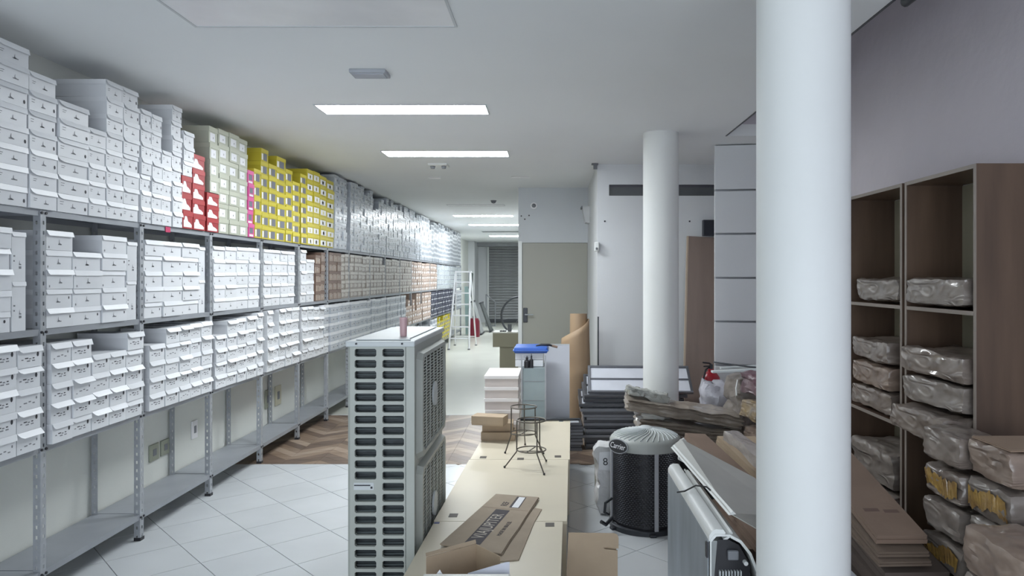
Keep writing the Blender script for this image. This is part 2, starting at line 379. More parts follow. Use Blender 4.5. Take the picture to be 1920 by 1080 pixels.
for i, Y in enumerate(PY):
    near = i < 11
    for back in (0, 1):
        o = inst('post', pm_h if near else pm_n, rack, (0,0,0))
        X = -W+.004 if not back else XBk
        if back: o.scale = (-1, 1, 1)
        o.location = Vector((X, Y-.019, 0))-rack.location
        if near:
            md = o.modifiers.new('solid', 'SOLIDIFY'); md.thickness = .0022
            f2 = inst('foot', fm, o)
            if not back:
                pass
bolt = MB().tube([(0,0,0),(.006,0,0)], .007, 8).mesh('bolt', M_black)
for i in range(len(PY)-1):
    ya, yb = PY[i]+.004, PY[i+1]-.004
    for k, z in enumerate(ZS):
        x0, x1 = XBk+.004, -W
        m = MB().box(x0, x1, ya, yb, z-.003, z)
        m.box(x1-.0022, x1, ya, yb, z-.032, z-.003).box(x0, x0+.0022, ya, yb, z-.032, z-.003)
        m.box(x0, x1, ya, ya+.002, z-.03, z-.003).box(x0, x1, yb-.002, yb, z-.03, z-.003)
        s_ = m.build('shelf', M_steel, rack)
        if i < 6:
            for yy in (ya+.012, yb-.012):
                b = inst('bolt', bolt, s_, Vector((x1+.004, yy, z-.016))-rack.location)
# small pink tag
tag(MB().box(-W+.003, -W+.006, YR(309)-0.0, YR(318), 1.905, 1.94).build('price_tag', mat('pink_tag', (0.55,0.03,0.12), 0.5)), 'small crimson tag stuck to the edge of the top shelf, third bay', 'tag')

# ================================================================== SHOE BOXES
M_bw = mat('white_box_card', (0.74,0.76,0.79), 0.42, var=0.02, scale=8, rnd=0.07)
M_bl = mat('white_lid_card', (0.82,0.84,0.87), 0.38, var=0.02, scale=8, rnd=0.05)
BT = {}
def front_marks(m, kind, w, h, x=0.0007):
    def r(y0, y1, z0, z1, mi): m.poly([(x, y0*w, z0*h), (x, y1*w, z0*h), (x, y1*w, z1*h), (x, y0*w, z1*h)], mi)
    def blob(yc, zc, rr, mi, n=8): m.poly([(x, yc*w+rr*math.cos(2*math.pi*k/n)*.8, zc*h+rr*1.15*math.sin(2*math.pi*k/n)) for k in range(n)], mi)
    def boot(yc, zc, s, mi):
        m.poly([(x, yc*w-.35*s, zc*h-.5*s), (x, yc*w+.45*s, zc*h-.5*s), (x, yc*w+.45*s, zc*h-.32*s), (x, yc*w-.05*s, zc*h-.12*s), (x, yc*w-.05*s, zc*h+.5*s), (x, yc*w-.12*s, zc*h+.5*s)], mi)
    if kind == 'mid':
        boot(.0, .42, .028, 2); r(-.06, .07, .28, .33, 2); blob(-.40, .14, .006, 2); 
    elif kind == 'mid_dot':
        boot(-.05, .42, .024, 2); r(-.1, .05, .28, .33, 2); blob(.38, .52, .007, 1)
    elif kind == 'low':
        for a, b_, c_ in ((-.36,-.28,.36),(-.22,-.08,.42),(-.05,.04,.38),(.10,.18,.40),(-.14,.0,.28),(.08,.2,.28)): r(a, b_, c_, c_+.05, 1 if a in (-.22,.10) else 2)
        blob(.32, .58, .010, 1)
    elif kind == 'low_plain':
        for a, b_, c_ in ((-.36,-.30,.20),(-.20,-.06,.30),(.0,.1,.34),(.16,.26,.26)): r(a, b_, c_, c_+.05, 2)
        blob(.33, .50, .006, 2)
    elif kind == 'top':
        boot(.0, .40, .026, 2); r(-.08, .08, .26, .31, 2); r(-.42,-.30,.55,.58,2); r(-.42,-.32,.42,.45,2); blob(.40, .30, .009, 1)
    elif kind == 'top_plain':
        r(-.38,-.25,.5,.53,2); r(-.38,-.28,.40,.43,2); boot(.08, .38, .022, 2); r(.0,.18,.26,.31,2)
def lid_mesh(name, w, h, d, flare, drop, m, trim=.03):
    b = MB(); e = .0012
    b.box(-d-e, e, -w/2-e, w/2+e, h-.0025, h-.0005)
    b.box(-d, 0, -w/2-e-.0008, -w/2-e, h-.028, h-.0025).box(-d, 0, w/2+e, w/2+e+.0008, h-.028, h-.0025)
    z = h-.0012; P = [(e, w/2, z), (e+flare, w/2-.002, z-drop), (e+flare, -w/2+trim, z-drop), (e+flare*.75, -w/2+trim*.35, z-drop*.72), (e+flare*.3, -w/2+.002, z-drop*.3), (e, -w/2, z)]
    n = Vector((drop, 0, flare)).normalized()*.0014
    b.prism(P, n)
    return b.mesh('lid', m)
BD = 0.295
def box_variants(tier):
    w = {'mid': .235, 'low': .162, 'top': .20, 'stand': .10}[tier]; h = .098
    if tier == 'stand': h = .232
    out = []
    kinds = {'mid': ['mid','mid','mid_dot','mid'], 'low': ['low','low_plain','low'], 'top': ['top','top_plain','top','top_plain'], 'stand': ['top_plain']}[tier]
    for kd in kinds:
        b = MB().box(-BD, 0, -w/2+.0015, w/2-.0015, 0, h-.003); front_marks(b, kd, w, h)
        out.append(b.mesh('body', [M_bw, M_dark, M_mid]))
    fl_ = {'mid': [(.004,.026),(.010,.026),(.004,.028)], 'low': [(.008,.027),(.015,.026),(.010,.028),(.021,.024),(.006,.028)], 'top': [(.004,.028),(.008,.028),(.006,.026)], 'stand': [(.003,.02)]}[tier]
    lids = [lid_mesh('lid', w, h, BD, a, b_, M_bl, trim={'mid': .012, 'low': .022, 'top': .035, 'stand': .01}[tier]) for a, b_ in fl_]
    return w, h, out, lids
VAR = {t: box_variants(t) for t in ('mid','low','top','stand')}
# coloured kinds: (body material, marks)
def colbox(name, w, h, body, lidc, marks, mats):
    b = MB().box(-BD, 0, -w/2+.0015, w/2-.0015, 0, h-.003); 
    for (y0, y1, z0, z1, mi) in marks: b.poly([(.0008, y0*w, z0*h), (.0008, y1*w, z0*h), (.0008, y1*w, z1*h), (.0008, y0*w, z1*h)], mi)
    return b
def shoe_sil(b, w, h, mi):
    P = [(-.42,.08),(.36,.08),(.38,.22),(.22,.34),(.02,.42),(-.12,.72),(-.30,.72),(-.34,.5),(-.42,.45)]
    b.poly([(.0008, a*w, c_*h) for a, c_ in P], mi)
def cmat(n, rgb, rough=.45, **k): return mat(n, rgb, rough, rnd=k.pop('rnd', .10), var=.04, **k)
M_r = cmat('red_box_card', (0.36,0.025,0.03)); M_rl = cmat('red_lid_card', (0.42,0.035,0.04))
M_s = cmat('sage_box_card', (0.47,0.49,0.40)); M_sl = cmat('sage_lid_card', (0.52,0.54,0.44))
M_y = cmat('yellow_box_card', (0.58,0.49,0.04)); M_yl = cmat('yellow_lid_card', (0.64,0.55,0.05))
M_p = cmat('pink_box_card', (0.70,0.08,0.32)); M_pl = cmat('pink_lid_card', (0.75,0.12,0.36))
M_k = cmat('brown_box_card', (0.20,0.13,0.10)); M_kp = cmat('tan_print_card', (0.47,0.38,0.31))
M_gb = cmat('grey_box_card', (0.50,0.54,0.60), .3); M_gbl = cmat('grey_lid_card', (0.60,0.64,0.70), .25)
M_bg = cmat('beige_box_card', (0.36,0.31,0.27)); M_bgl = cmat('beige_label', (0.60,0.56,0.50), .3)
M_nv = cmat('navy_box_card', (0.05,0.055,0.09)); M_lb = cmat('pale_blue_box_card', (0.55,0.60,0.62))
M_pch = cmat('peach_box_card', (0.62,0.48,0.40)); M_dg = mat('dark_grey_label', (0.17,0.18,0.22), .5); M_gl = mat('glossy_label', (0.85,0.87,0.9), .15)
M_or = cmat('ochre_box_card', (0.50,0.38,0.10))
KIND = {}
def defkind(key, mats, marks, shoe=False, lid=1):
    w, h = .17, .10
    b = MB().box(-BD, 0, -w/2+.0015, w/2-.0015, 0, h-.003)
    for (y0, y1, z0, z1, mi) in marks: b.poly([(.0012, y0*w, z0*h), (.0012, y1*w, z0*h), (.0012, y1*w, z1*h), (.0012, y0*w, z1*h)], mi)
    if shoe: shoe_sil(b, w, h, 2)
    b2 = MB(); b2.box(-BD, .003, -w/2-.0005, w/2+.0005, h-.030, h-.001)
    KIND[key] = (w, h, b.mesh('body', mats), b2.mesh('lid', [mats[1]]), (b, b2, mats, marks))
defkind('red', [M_r, M_rl, M_paper], [], shoe=True)
defkind('sage', [M_s, M_sl, M_paper, M_dark], [(-.36,.20,.12,.62,2),(-.05,.02,.28,.40,3)])
defkind('yellow', [M_y, M_yl, M_paper, M_dg], [(-.18,.32,.10,.66,3),(-.44,-.24,.12,.6,2)])
defkind('ochre', [M_y, M_yl, M_paper, M_dg], [(-.40,.40,.12,.62,2),(-.1,.1,.2,.5,1)])
defkind('pink', [M_p, M_pl, M_paper, M_dg], [(-.30,.25,.28,.68,3),(-.36,.3,.06,.20,2)])
defkind('brown', [M_k, M_k, M_kp, M_gl], [(-.40,-.18,.08,.70,2),(-.10,.10,.08,.74,2),(.18,.40,.08,.62,2),(-.06,.04,.3,.5,3)])
defkind('beige', [M_bg, M_bgl, M_bgl, M_gl], [(-.36,.05,.2,.62,2),(.12,.34,.25,.55,2)])
defkind('grey', [M_gb, M_gbl, M_gl, M_mid], [(-.32,.02,.22,.60,2),(.12,.30,.3,.5,3)])
defkind('peach', [M_pch, M_pch, M_paper, M_k], [(-.36,.36,.55,.64,3),(-.3,.2,.15,.45,2)])
defkind('navy', [M_nv, M_nv, M_paper, M_mid], [(-.34,.30,.42,.56,2),(-.2,.1,.18,.24,3)])
defkind('pale blue', [M_lb, M_gbl, M_gl, M_mid], [(-.3,.1,.2,.6,2)])
defkind('whiteish', [M_gb, M_bl, M_gl, M_mid], [(-.36,-.12,.2,.52,2),(.1,.32,.3,.42,3),(-.3,-.18,.3,.38,3)])
ALL = []     # (visible size, kind, tier, bay, stack, row, Y0, Y1, z, H, extra)
stack_no = {}
def bay_of(Y):
    for i in range(len(PY)-1):
        if Y < PY[i+1]: return i
    return len(PY)-2
def colm(tier, x0, x1, ytop, kind='white', ybot=None, stand=False, H=None, xo=None):
    Y0, Y1 = YR(x0), YR(x1); colY(tier, Y0+.001, Y1-.001, ytop=ytop, kind=kind, ybot=ybot, stand=stand, H=H, xo=xo)
def colY(tier, Y0, Y1, ytop=None, ztop=None, kind='white', ybot=None, zbot=None, stand=False, H=None, xo=None):
    zi = {'top': 3, 'mid': 2, 'low': 1, 'bottom': 0}[tier]; zs = ZS[zi]+.0008; ym = (Y0+Y1)/2
    if ytop is not None: ztop = HC+(CY-ytop)*Y0/F
    if ybot is not None: zbot = HC+(CY-ybot)*Y0/F
    if zbot is None: zbot = zs
    lim = CEIL-.006 if zi == 3 else ZS[zi+1]-.036
    ztop = min(ztop, lim)
    Hh = H or (.232 if stand else .100)
    n = max(1, round((ztop-zbot)/Hh)); hh = (ztop-zbot)/n
    b = bay_of(ym)
    key = (tier, b)
    if zbot > zs+.01 and key in stack_no: st = stack_no[key]
    else: stack_no[key] = stack_no.get(key, 0)+1; st = stack_no[key]
    base = 0 if zbot <= zs+.01 else sum(1 for a in ALL if a[2] == tier and a[3] == b and a[4] == st)
    for k in range(n):
        size = math.sqrt(max(1e-9, (W*F/Y0-W*F/Y1)*(hh*F/ym)))
        ALL.append((size, kind, tier, b, st, base+k+1, Y0, Y1, zbot+k*hh, hh, stand, xo))
# --- top shelf
colY('top', 3.05, 3.275, ytop=20, kind='white'); colY('top', 3.28, 3.493, ytop=66)
colm('top', 50, 101, 131); colm('top', 105, 162, 186); colm('top', 162, 194.5, 238, H=.097); colm('top', 195, 226, 148); colm('top', 226.5, 256, 161)
for a in ((260,279,203),(281,300,213),(300.5,318,281),(319,337,196)): colm('top', *a, H=.10)
colm('top', 338, 357, 328, 'red', H=.11); colm('top', 341, 363-3, 244, 'white', ybot=328)
colm('top', 358, 381, 287, 'red', H=.11); colm('top', 383.5, 406, 360, 'red', H=.11); colm('top', 389, 406, 235, 'sage', ybot=360, H=.11)
colm('top', 407, 426, 240, 'sage', H=.11); colm('top', 426.5, 445, 248, 'sage', H=.11); colm('top', 445.5, 461.5, 258, 'sage', H=.11)
colm('top', 462, 473, 318, 'pink', H=.12)
for a in ((474,487,315),(487.3,501,277),(501.3,516,306),(516.3,533,292),(533.3,546,316),(546.3,560,339)): colm('top', *a, 'yellow', H=.107)
for a in ((561.5,573,325),(573.3,585,316),(585.3,597,320)): colm('top', *a, 'yellow' if a[0] < 570 else 'ochre', H=.107)
for a in ((597.5,610,328),(610.3,624,336)): colm('top', *a, 'ochre', H=.107)
Y = YR(625.5); rr = random.Random(3)
while Y < PY[-1]-.2:
    wd = .165; b = bay_of(Y+wd/2)
    if Y+wd > PY[b+1]-.005 and b in (6,9,12,15): Y = PY[b+1]+.03; continue
    top = CEIL-.02-rr.choice([0,0,0,.03,.05,.10] if Y > 9.6 else [0.01,0.0,.02])
    if b in (8, 11, 13) and rr.random() < .35: top -= .22
    kd = 'grey' if Y < 14.0 else 'whiteish'
    colY('top', Y, Y+wd-.002, ztop=top, kind=kd); Y += wd
# --- middle shelf
colY('mid', 3.10, 3.395, ytop=418); 
colm('mid', 22, 49, 434, stand=True)
for a in ((85,135,431),(135.3,188,472),(188.3,235,441)): colm('mid', *a)
colm('mid', 236, 255, 453, stand=True)
for a in ((269,303,449),(303.3,339,452),(339.3,371,455)): colm('mid', *a)
colm('mid', 372, 384, 463, stand=True)
for a in ((398,420,461),(420.3,442,462),(442.3,464,463),(465,485,464)): colm('mid', *a)
for a in ((493,507.5,467),(508,524,468),(524.3,538,470),(538.3,551,471)): colm('mid', *a)
colm('mid', 562.5, 573, 468, H=.10); colm('mid', 573.5, 588, 486, H=.10)
colm('mid', 590, 600, 478, 'brown', H=.10); colm('mid', 600.3, 608, 473, 'brown', H=.10)
for b in range(6, 18):
    Ya, Yb = PY[b]+.03, PY[b+1]-.03
    n = 5; wd = (Yb-Ya)/n
    for k in range(n):
        kd = 'brown' if (b == 6 and k < 3) else 'beige' if b < 11 else 'peach' if b < 14 else 'pale blue'
        zt_ = ZS[3]-.05-rr.choice([0,.0,.01,.1 if b in (8,9) and k > 2 else 0])
        colY('mid', Ya+k*wd, Ya+(k+1)*wd-.002, ztop=zt_, kind=kd)
# --- lower shelf
colY('low', 3.08, 3.235, ytop=640); colY('low', 3.24, 3.40, ytop=652); colm('low', 22, 68, 652)
for a in ((88,127,645),(127.5,164.5,640),(165,198,666),(198.5,230,661),(230.5,261,625)): colm('low', *a)
for a in ((274,303,648),(303.5,329,616),(329.5,351,612),(351.5,371.5,608),(372,392,604)): colm('low', *a)
for a in ((399,419.5,630),(420,438.5,602),(439,456,598),(456.5,475,594),(476.5,487.8,587)): colm('low', *a)
for a in ((496,507,583),(507.5,518,626),(518.5,530,580),(530.5,542,578),(542.5,556,575)): colm('low', *a)
for b in (5, 6, 7, 8):
    Ya, Yb = PY[b]+.03, PY[b+1]-.035
    n = 5; wd = (Yb-Ya)/n
    for k in range(n): colY('low', Ya+k*wd, Ya+(k+1)*wd-.002, ztop=ZS[2]-.045-rr.random()*.02, kind='white' if b < 7 else 'whiteish')
for b in range(9, 17):
    Ya, Yb = PY[b]+.03, PY[b+1]-.035
    n = 5; wd = (Yb-Ya)/n
    for k in range(n):
        kd = 'whiteish' if b == 9 else ('peach' if (b in (10, 11, 12)) else 'navy')
        if b == 10 and k < 2: kd = 'whiteish'
        zt_ = ZS[2]-.05-(rr.choice([0,.1,.2,.3]) if kd == 'peach' and b < 12 else 0)
        colY('low', Ya+k*wd, Ya+(k+1)*wd-.002, ztop=zt_, kind=kd)
colY('low', PY[17]+.05, PY[17]+.95, ztop=ZS[2]-.1, kind='whiteish', H=.1)
for b in range(13, 16):
    Ya, Yb = PY[b]+.03, PY[b+1]-.035
    n = 5; wd = (Yb-Ya)/n
    for k in range(n): colY('bottom', Ya+k*wd, Ya+(k+1)*wd-.002, ztop=ZS[1]-.06-rr.choice([0,.1]), kind='whiteish' if b == 13 else 'yellow')
# --- build them
TW = {'top': 'top', 'mid': 'middle', 'low': 'lower', 'bottom': 'bottom'}
FAM = {'white': 'white', 'whiteish': 'white', 'ochre': 'yellow'}
COLW = {'white': 'white', 'whiteish': 'white', 'ochre': 'yellow and white', 'red': 'red', 'sage': 'sage green', 'yellow': 'yellow', 'pink': 'pink',
        'brown': 'brown printed', 'beige': 'beige', 'grey': 'pale grey', 'peach': 'peach', 'navy': 'navy', 'pale blue': 'pale blue'}
ALL.sort(key=lambda a: -a[0]); cnt = {}; far = {}
NMB = {'whiteish': 'shoe_box', 'ochre': 'yellow_shoe_box', 'pale blue': 'pale_blue_shoe_box'}
for k_ in KIND: NMB.setdefault(k_, k_+'_shoe_box')
for a in ALL:
    size, kind, tier, b, st, row, Y0, Y1, z, hh, stand, xo = a
    fam = FAM.get(kind, kind); cnt[fam] = cnt.get(fam, 0)+1
    out = .022 if tier == 'low' else .004 if tier == 'mid' else .012
    X = -W+out+random.uniform(-.006, .006)
    if cnt[fam] > 300 or size < 7.5:
        far.setdefault(fam, []).append((kind, X, Y0, Y1, z, hh)); continue
    lab = f'{COLW[kind]} shoe box {"on end, " if stand else ""}on {TW[tier]} shelf, {ordn(b+1)} bay, {ordn(st)} stack, {ordn(row)} from bottom'
    grp = f'{COLW[kind]} shoe boxes on the {TW[tier]} shelf'
    ym = (Y0+Y1)/2; rz = random.uniform(-.012, .012)
    if kind == 'white':
        vt = 'stand' if stand else tier if tier in VAR else 'mid'
        w0, h0, bodies, lids = VAR[vt]
        o = bpy.data.objects.new('shoe_box', None); C.objects.link(o); o.empty_display_size = .05
        o.location = (X, ym, z); o.rotation_euler = (0, 0, rz)
        tag(o, lab, 'box', grp)
        sc = (1, (Y1-Y0)/w0, hh/h0)
        inst('body', random.choice(bodies), o, sc=sc); inst('lid', random.choice(lids), o, sc=sc)
    else:
        w0, h0, body, lid, src = KIND[kind]; sc = (1, (Y1-Y0)/w0, hh/h0)
        o = inst(NMB[kind], body, None, (X, ym, z), (0, 0, rz), sc); tag(o, lab, 'box', grp)
        inst('lid', lid, o)
for fam, L_ in far.items():
    mb = MB(); mats_all = []
    for (kind, X, Y0, Y1, z, hh) in L_:
        w0, h0, body, lid, (b, b2, mats, marks) = KIND['whiteish' if kind == 'white' else kind]
        for m in mats:
            if m not in mats_all: mats_all.append(m)
        S = lambda v: (v[0]+X, v[1]*(Y1-Y0)/w0+(Y0+Y1)/2, v[2]*hh/h0+z)
        o_ = len(mb.v); mb.v += [S(v) for v in b.v]
        for f, mi in zip(b.f, b.m): mb.f.append(tuple(o_+i for i in f)); mb.m.append(mats_all.index(mats[mi]))
        o_ = len(mb.v); mb.v += [S(v) for v in b2.v]
        for f in b2.f: mb.f.append(tuple(o_+i for i in f)); mb.m.append(mats_all.index(mats[1]))
    o = mb.build('far_shoe_boxes', mats_all)
    tag(o, f'{COLW[L_[0][0]]} shoe boxes too small to tell apart at the far end of the shelving', 'boxes', kind='stuff')
print('BOXES', len(ALL), {k: v for k, v in cnt.items()}, {k: len(v) for k, v in far.items()})

# ================================================================== LARGE OUTDOOR UNIT (two fan grilles)
def slotted(m, X0, X1, y, Z0, Z1, holes, depth, mi=0, ch=.006):
    # front plate in the XZ plane at y with chamfered rectangular holes [(x0,x1,z0,z1)], on a regular grid of cells
    holes = [tuple(round(q, 5) for q in h) for h in holes]; X0, X1, Z0, Z1 = (round(q, 5) for q in (X0, X1, Z0, Z1))
    xs = sorted({X0, X1} | {h[4] for h in holes} | {h[5] for h in holes}); zs = sorted({Z0, Z1} | {h[6] for h in holes} | {h[7] for h in holes})
    zs = [z for i, z in enumerate(zs) if i == 0 or z-zs[i-1] > 4e-5]
    cell = {(h[4], min(zs, key=lambda q: abs(q-h[6]))): h for h in holes}
    for i in range(len(xs)-1):
        for k in range(len(zs)-1):
            a0, a1, b0, b1 = xs[i], xs[i+1], zs[k], zs[k+1]
            h = cell.get((a0, b0))
            if not h: m.poly([(a0,y,b0),(a1,y,b0),(a1,y,b1),(a0,y,b1)], mi); continue
            x0, x1, z0, z1 = h[:4]
            inn = [(x0+ch,z0),(x1-ch,z0),(x1,z0+ch),(x1,z1-ch),(x1-ch,z1),(x0+ch,z1),(x0,z1-ch),(x0,z0+ch)]
            outc = [(a0,b0),(a1,b0),(a1,b1),(a0,b1)]
            V_ = [(p[0],y,p[1]) for p in outc]+[(p[0],y,p[1]) for p in inn]+[(p[0],y+depth,p[1]) for p in inn]
            fs = [(0,1,5,4),(1,2,7,6),(2,3,9,8),(3,0,11,10),(0,4,11),(1,6,5),(2,8,7),(3,10,9)]
            fs += [(4+j, 4+(j+1)%8, 12+(j+1)%8, 12+j) for j in range(8)]
            m.add(V_, fs, mi)
M_ac = mat('ac_painted_steel', (0.45,0.475,0.44), 0.45, var=0.04, scale=6)
M_acd = mat('ac_top_paint', (0.60,0.64,0.65), 0.4, var=0.03)
M_fin = mat('coil_fins', (0.045,0.055,0.06), 0.4, metal=0.4, var=.3, scale=30, stretch=(1,1,8))
M_tube = mat('coil_tube', (0.24,0.28,0.29), 0.35, metal=0.6)
AX0, AX1, AY0, AY1, AZ = -0.908, -0.618, 3.25, 4.17, 1.33
ac = thing('outdoor_condenser', 'tall grey-white twin-fan outdoor air conditioning unit with rows of dark slots', 'air conditioner', ((AX0+AX1)/2, (AY0+AY1)/2, 0))
fp = MB(); holes = []
zc0 = HC-(661.5-CY)*AY0/F; pit = 20.93*AY0/F; hh_ = .0175
c1 = ((665-CX)*AY0/F, (705.5-CX)*AY0/F); c2_ = ((717-CX)*AY0/F, (757.5-CX)*AY0/F); cm = (c1[1]+c2_[0])/2
xe = (762-CX)*AY0/F
for k in range(24):
    z = zc0-k*pit
    if z < .10: break
    for col, (a, b) in enumerate((c1, c2_)):
        if col == 0 and k == 12: continue
        holes.append((a, b, z-hh_, z+hh_, AX0+.012 if col == 0 else cm, cm if col == 0 else xe-.004, zc0-(k+.5)*pit, zc0-(k-.5)*pit))
slotted(fp, AX0+.012, xe-.004, AY0, .04, AZ-.03, holes, .02)
fp.build('slotted_panel', M_ac, ac, recalc=False)
bd = MB()
bd.prism([(AX0+.012,AY0,.04),(AX0,AY0+.012,.04),(AX0,AY1,.04),(AX0+.02,AY1,.04),(AX0+.02,AY0+.02,.04),(AX0+.012,AY0+.02,.04)], (0,0,AZ-.07))
bd.build('side_panel', M_ac, ac)
MB().prism([(xe-.002,AY0+.001,.04),(xe+.035,AY0+.005,.04),(AX1-.004,AY0+.055,.04),(AX1-.004,AY0+.075,.04),(xe-.002,AY0+.075,.04)], (0,0,AZ-.07)).build('corner_panel', M_ac, ac)
MB().box(AX1-.03, AX1-.006, AY0+.078, AY1, .04, AZ-.03).box(AX0+.02, AX1-.03, AY1-.02, AY1, .04, AZ-.03).build('fan_side_panel', M_ac, ac)
MB().box(AX0-.002, AX1, AY0, AY1, .012, .04).build('base_pan', M_blackm, ac)
coil = MB().box(AX0+.03, xe-.012, AY0+.045, AY0+.06, .045, AZ-.035).build('coil', M_fin, ac)
tb = MB()
k = 0
z = .07
while z < AZ-.05: tb.tube([(AX0+.03, AY0+.04, z), (xe-.012, AY0+.04, z+.002)], .0036, 6); z += .0245
tb.build('coil_tubes', M_tube, coil)
MB().box(cm-.006, cm+.006, AY0+.021, AY0+.034, .05, AZ-.04).build('coil_bracket', M_ac, coil)
npz = zc0-12*pit
MB().box(c1[0]-.004, c1[0]+.085, AY0-.0015, AY0-.0002, npz-.014, npz+.018).build('name_plate', M_acd, ac)
MB().box(c1[0]-.002, c1[0]+.07, AY0-.003, AY0-.0016, npz+.004, npz+.009).box(c1[0]+.071, c1[0]+.08, AY0-.003, AY0-.0016, npz-.008, npz+.001).build('plate_print', M_dark, ac)
# top cover
tp = MB().prism([(AX0-.008,AY0-.006,AZ-.03),(xe+.038,AY0-.006,AZ-.03),(AX1+.004,AY0+.05,AZ-.03),(AX1+.004,AY1+.006,AZ-.03),(AX0-.008,AY1+.006,AZ-.03)], (0,0,.026))
tpo = tp.build('top_cover', M_acd, ac, bevel=.006)
MB().prism([(AX0+.03,AY0+.03,AZ-.0035),(xe+.015,AY0+.03,AZ-.0035),(AX1-.03,AY0+.09,AZ-.0035),(AX1-.03,AY1-.03,AZ-.0035),(AX0+.03,AY1-.03,AZ-.0035)], (0,0,.006)).build('raised_panel', M_acd, tpo, bevel=.003)
for xx in (668, 754): 
    p = px(xx, 644.5, AY0-.007); MB().tube([(p.x, AY0-.012, p.z),(p.x, AY0-.006, p.z)], .0045, 8).build('screw', M_dark, ac)
# grilles on the +X side
for (gz0, gz1) in ((.765, 1.265), (.17, .735)):
    gy0, gy1 = AY0+.12, AY1-.04; gx = AX1+.006
    gr = MB(); cy_, cz_ = (gy0+gy1)/2, (gz0+gz1)/2
    c = .03
    def oct_(y0, y1, z0, z1, c, x): return [(x,y0+c,z0),(x,y1-c,z0),(x,y1,z0+c),(x,y1,z1-c),(x,y1-c,z1),(x,y0+c,z1),(x,y0,z1-c),(x,y0,z0+c)]
    A_ = oct_(gy0,gy1,gz0,gz1,c,AX1-.006); B_ = oct_(gy0+.012,gy1-.012,gz0+.012,gz1-.012,c,gx+.016); Cc = oct_(gy0+.045,gy1-.045,gz0+.03,gz1-.03,c,gx+.016); D_ = oct_(gy0+.045,gy1-.045,gz0+.03,gz1-.03,c,gx-.002)
    vs = A_+B_+Cc+D_; fs = [(s*8+j, s*8+(j+1)%8, (s+1)*8+(j+1)%8, (s+1)*8+j) for s in range(3) for j in range(8)]
    gr.add(vs, fs); g_ = gr.build('grille_frame', M_ac, ac)
    MB().prism(oct_(gy0+.04,gy1-.04,gz0+.026,gz1-.026,c,AX1-.0045), (.003,0,0)).build('fan_opening', mat('fan_shadow', (.035,.036,.036), .7), ac)
    mesh_ = MB(); n = 30
    for k in range(n):
        z = gz0+.035+k*(gz1-gz0-.07)/(n-1); mesh_.box(gx+.002, gx+.007, gy0+.044, gy1-.044, z-.0032, z+.0032)
    n = 7
    for k in range(n):
        y = gy0+.05+k*(gy1-gy0-.10)/(n-1); mesh_.box(gx+.006, gx+.011, y-.0032, y+.0032, gz0+.03, gz1-.03)
    mesh_.build('grille_wires', M_ac, ac)
    MB().tube([(gx+.009,cy_,cz_),(gx+.019,cy_,cz_)], .062, 24).build('hub_disc', M_acd, ac, smooth=True)
for yy in (AY0+.10, AY1-.12): 
    for xx in (AX0+.03, AX1-.07): MB().box(xx, xx+.04, yy, yy+.05, 0, .012).build('foot', M_blackm, ac)
cup = thing('tumbler', 'tall pink plastic cup standing on top of the slotted outdoor unit', 'cup', (-.695, 3.43, AZ+.003))
MB().lathe([(.0,.002),(.0145,.002),(.0155,.0),(.0185,.088),(.017,.088),(.0145,.006),(0,.006)], (-.695,3.43,AZ+.003), 20).build('cup_wall', mat('pink_plastic', (.62,.40,.42), .35), cup, smooth=True)
MB().lathe([(.0188,.0),(.0196,.0),(.0196,.004),(.0188,.004),(.0188,0)], (-.695,3.43,AZ+.088), 20).build('rim', mat('pink_rim', (.70,.48,.50), .3), cup, smooth=True)

# ================================================================== DISPLAY PLINTHS
ZP = 0.40; ang = 0.031
def plin(xr, y0, y1, label, wd=.655, grp='cream display plinths set end to end'):
    # xr: right edge x at y0; edges lean by ang
    t = thing('display_plinth', label, 'plinth', (xr-wd/2, (y0+y1)/2, 0), grp)
    dx = (y1-y0)*ang
    P = [(xr-wd,y0),(xr,y0),(xr+dx*.9,y1),(xr-wd+dx,y1)]
    MB().prism([(a,b,.03) for a,b in P], (0,0,ZP-.048)).build('carcass', M_cream, t)
    e = .004; P2 = [(P[0][0]-e,P[0][1]),(P[1][0]+e,P[1][1]),(P[2][0]+e,P[2][1]),(P[3][0]-e,P[3][1])]
    MB().prism([(a,b,ZP-.0175) for a,b in P2], (0,0,.0175)).build('top', M_cream, t, bevel=.0015)
    MB().prism([(P[0][0]+.03,P[0][1]+.03,0),(P[1][0]-.03,P[1][1]+.03,0),(P[2][0]-.03,P[2][1]-.03,0),(P[3][0]+.03,P[3][1]-.03,0)], (0,0,.03)).build('kick_base', M_kraftd, t)
    return t
p3 = plin(.118, 4.856, 6.19, 'cream plinth farthest from the camera, carrying the white boot boxes')
p2 = plin(.074, 3.628, 4.85, 'middle cream plinth, with the wire stands at its far end')
p1 = plin(.020, 2.45, 3.622, 'cream plinth nearest the camera, under the open carton', wd=.632)
def cutout(x, y, Y, s, par, m=M_blackm, name='socket_cutout', sx=.024, sy=.03):
    X = (x-CX)*Y/F
    MB().box(X-sx, X+sx, Y-sy, Y+sy, ZP+.0002, ZP+.0012).build(name, m, par)
def Ypl(y): return F*(HC-ZP)/(y-CY)
M_cut = mat('cutout_dark', (.09,.075,.06), .6)
for x, y, pr in ((906,857.5,p3),(976,860.5,p3),(1046,856,p3),(1052,787+2,p3),(850,966.5,p2),(1031,984,p1)):
    cutout(x, y, min(Ypl(y), 6.15), 0, pr, M_cut if y > 800 else M_mid, sx=.018 if y < 800 else .022, sy=.028)
cutout(819, 980.5, Ypl(980.5), 0, p1, mat('blue_tape', (.07,.08,.22), .5), 'blue_tape', .013, .012)
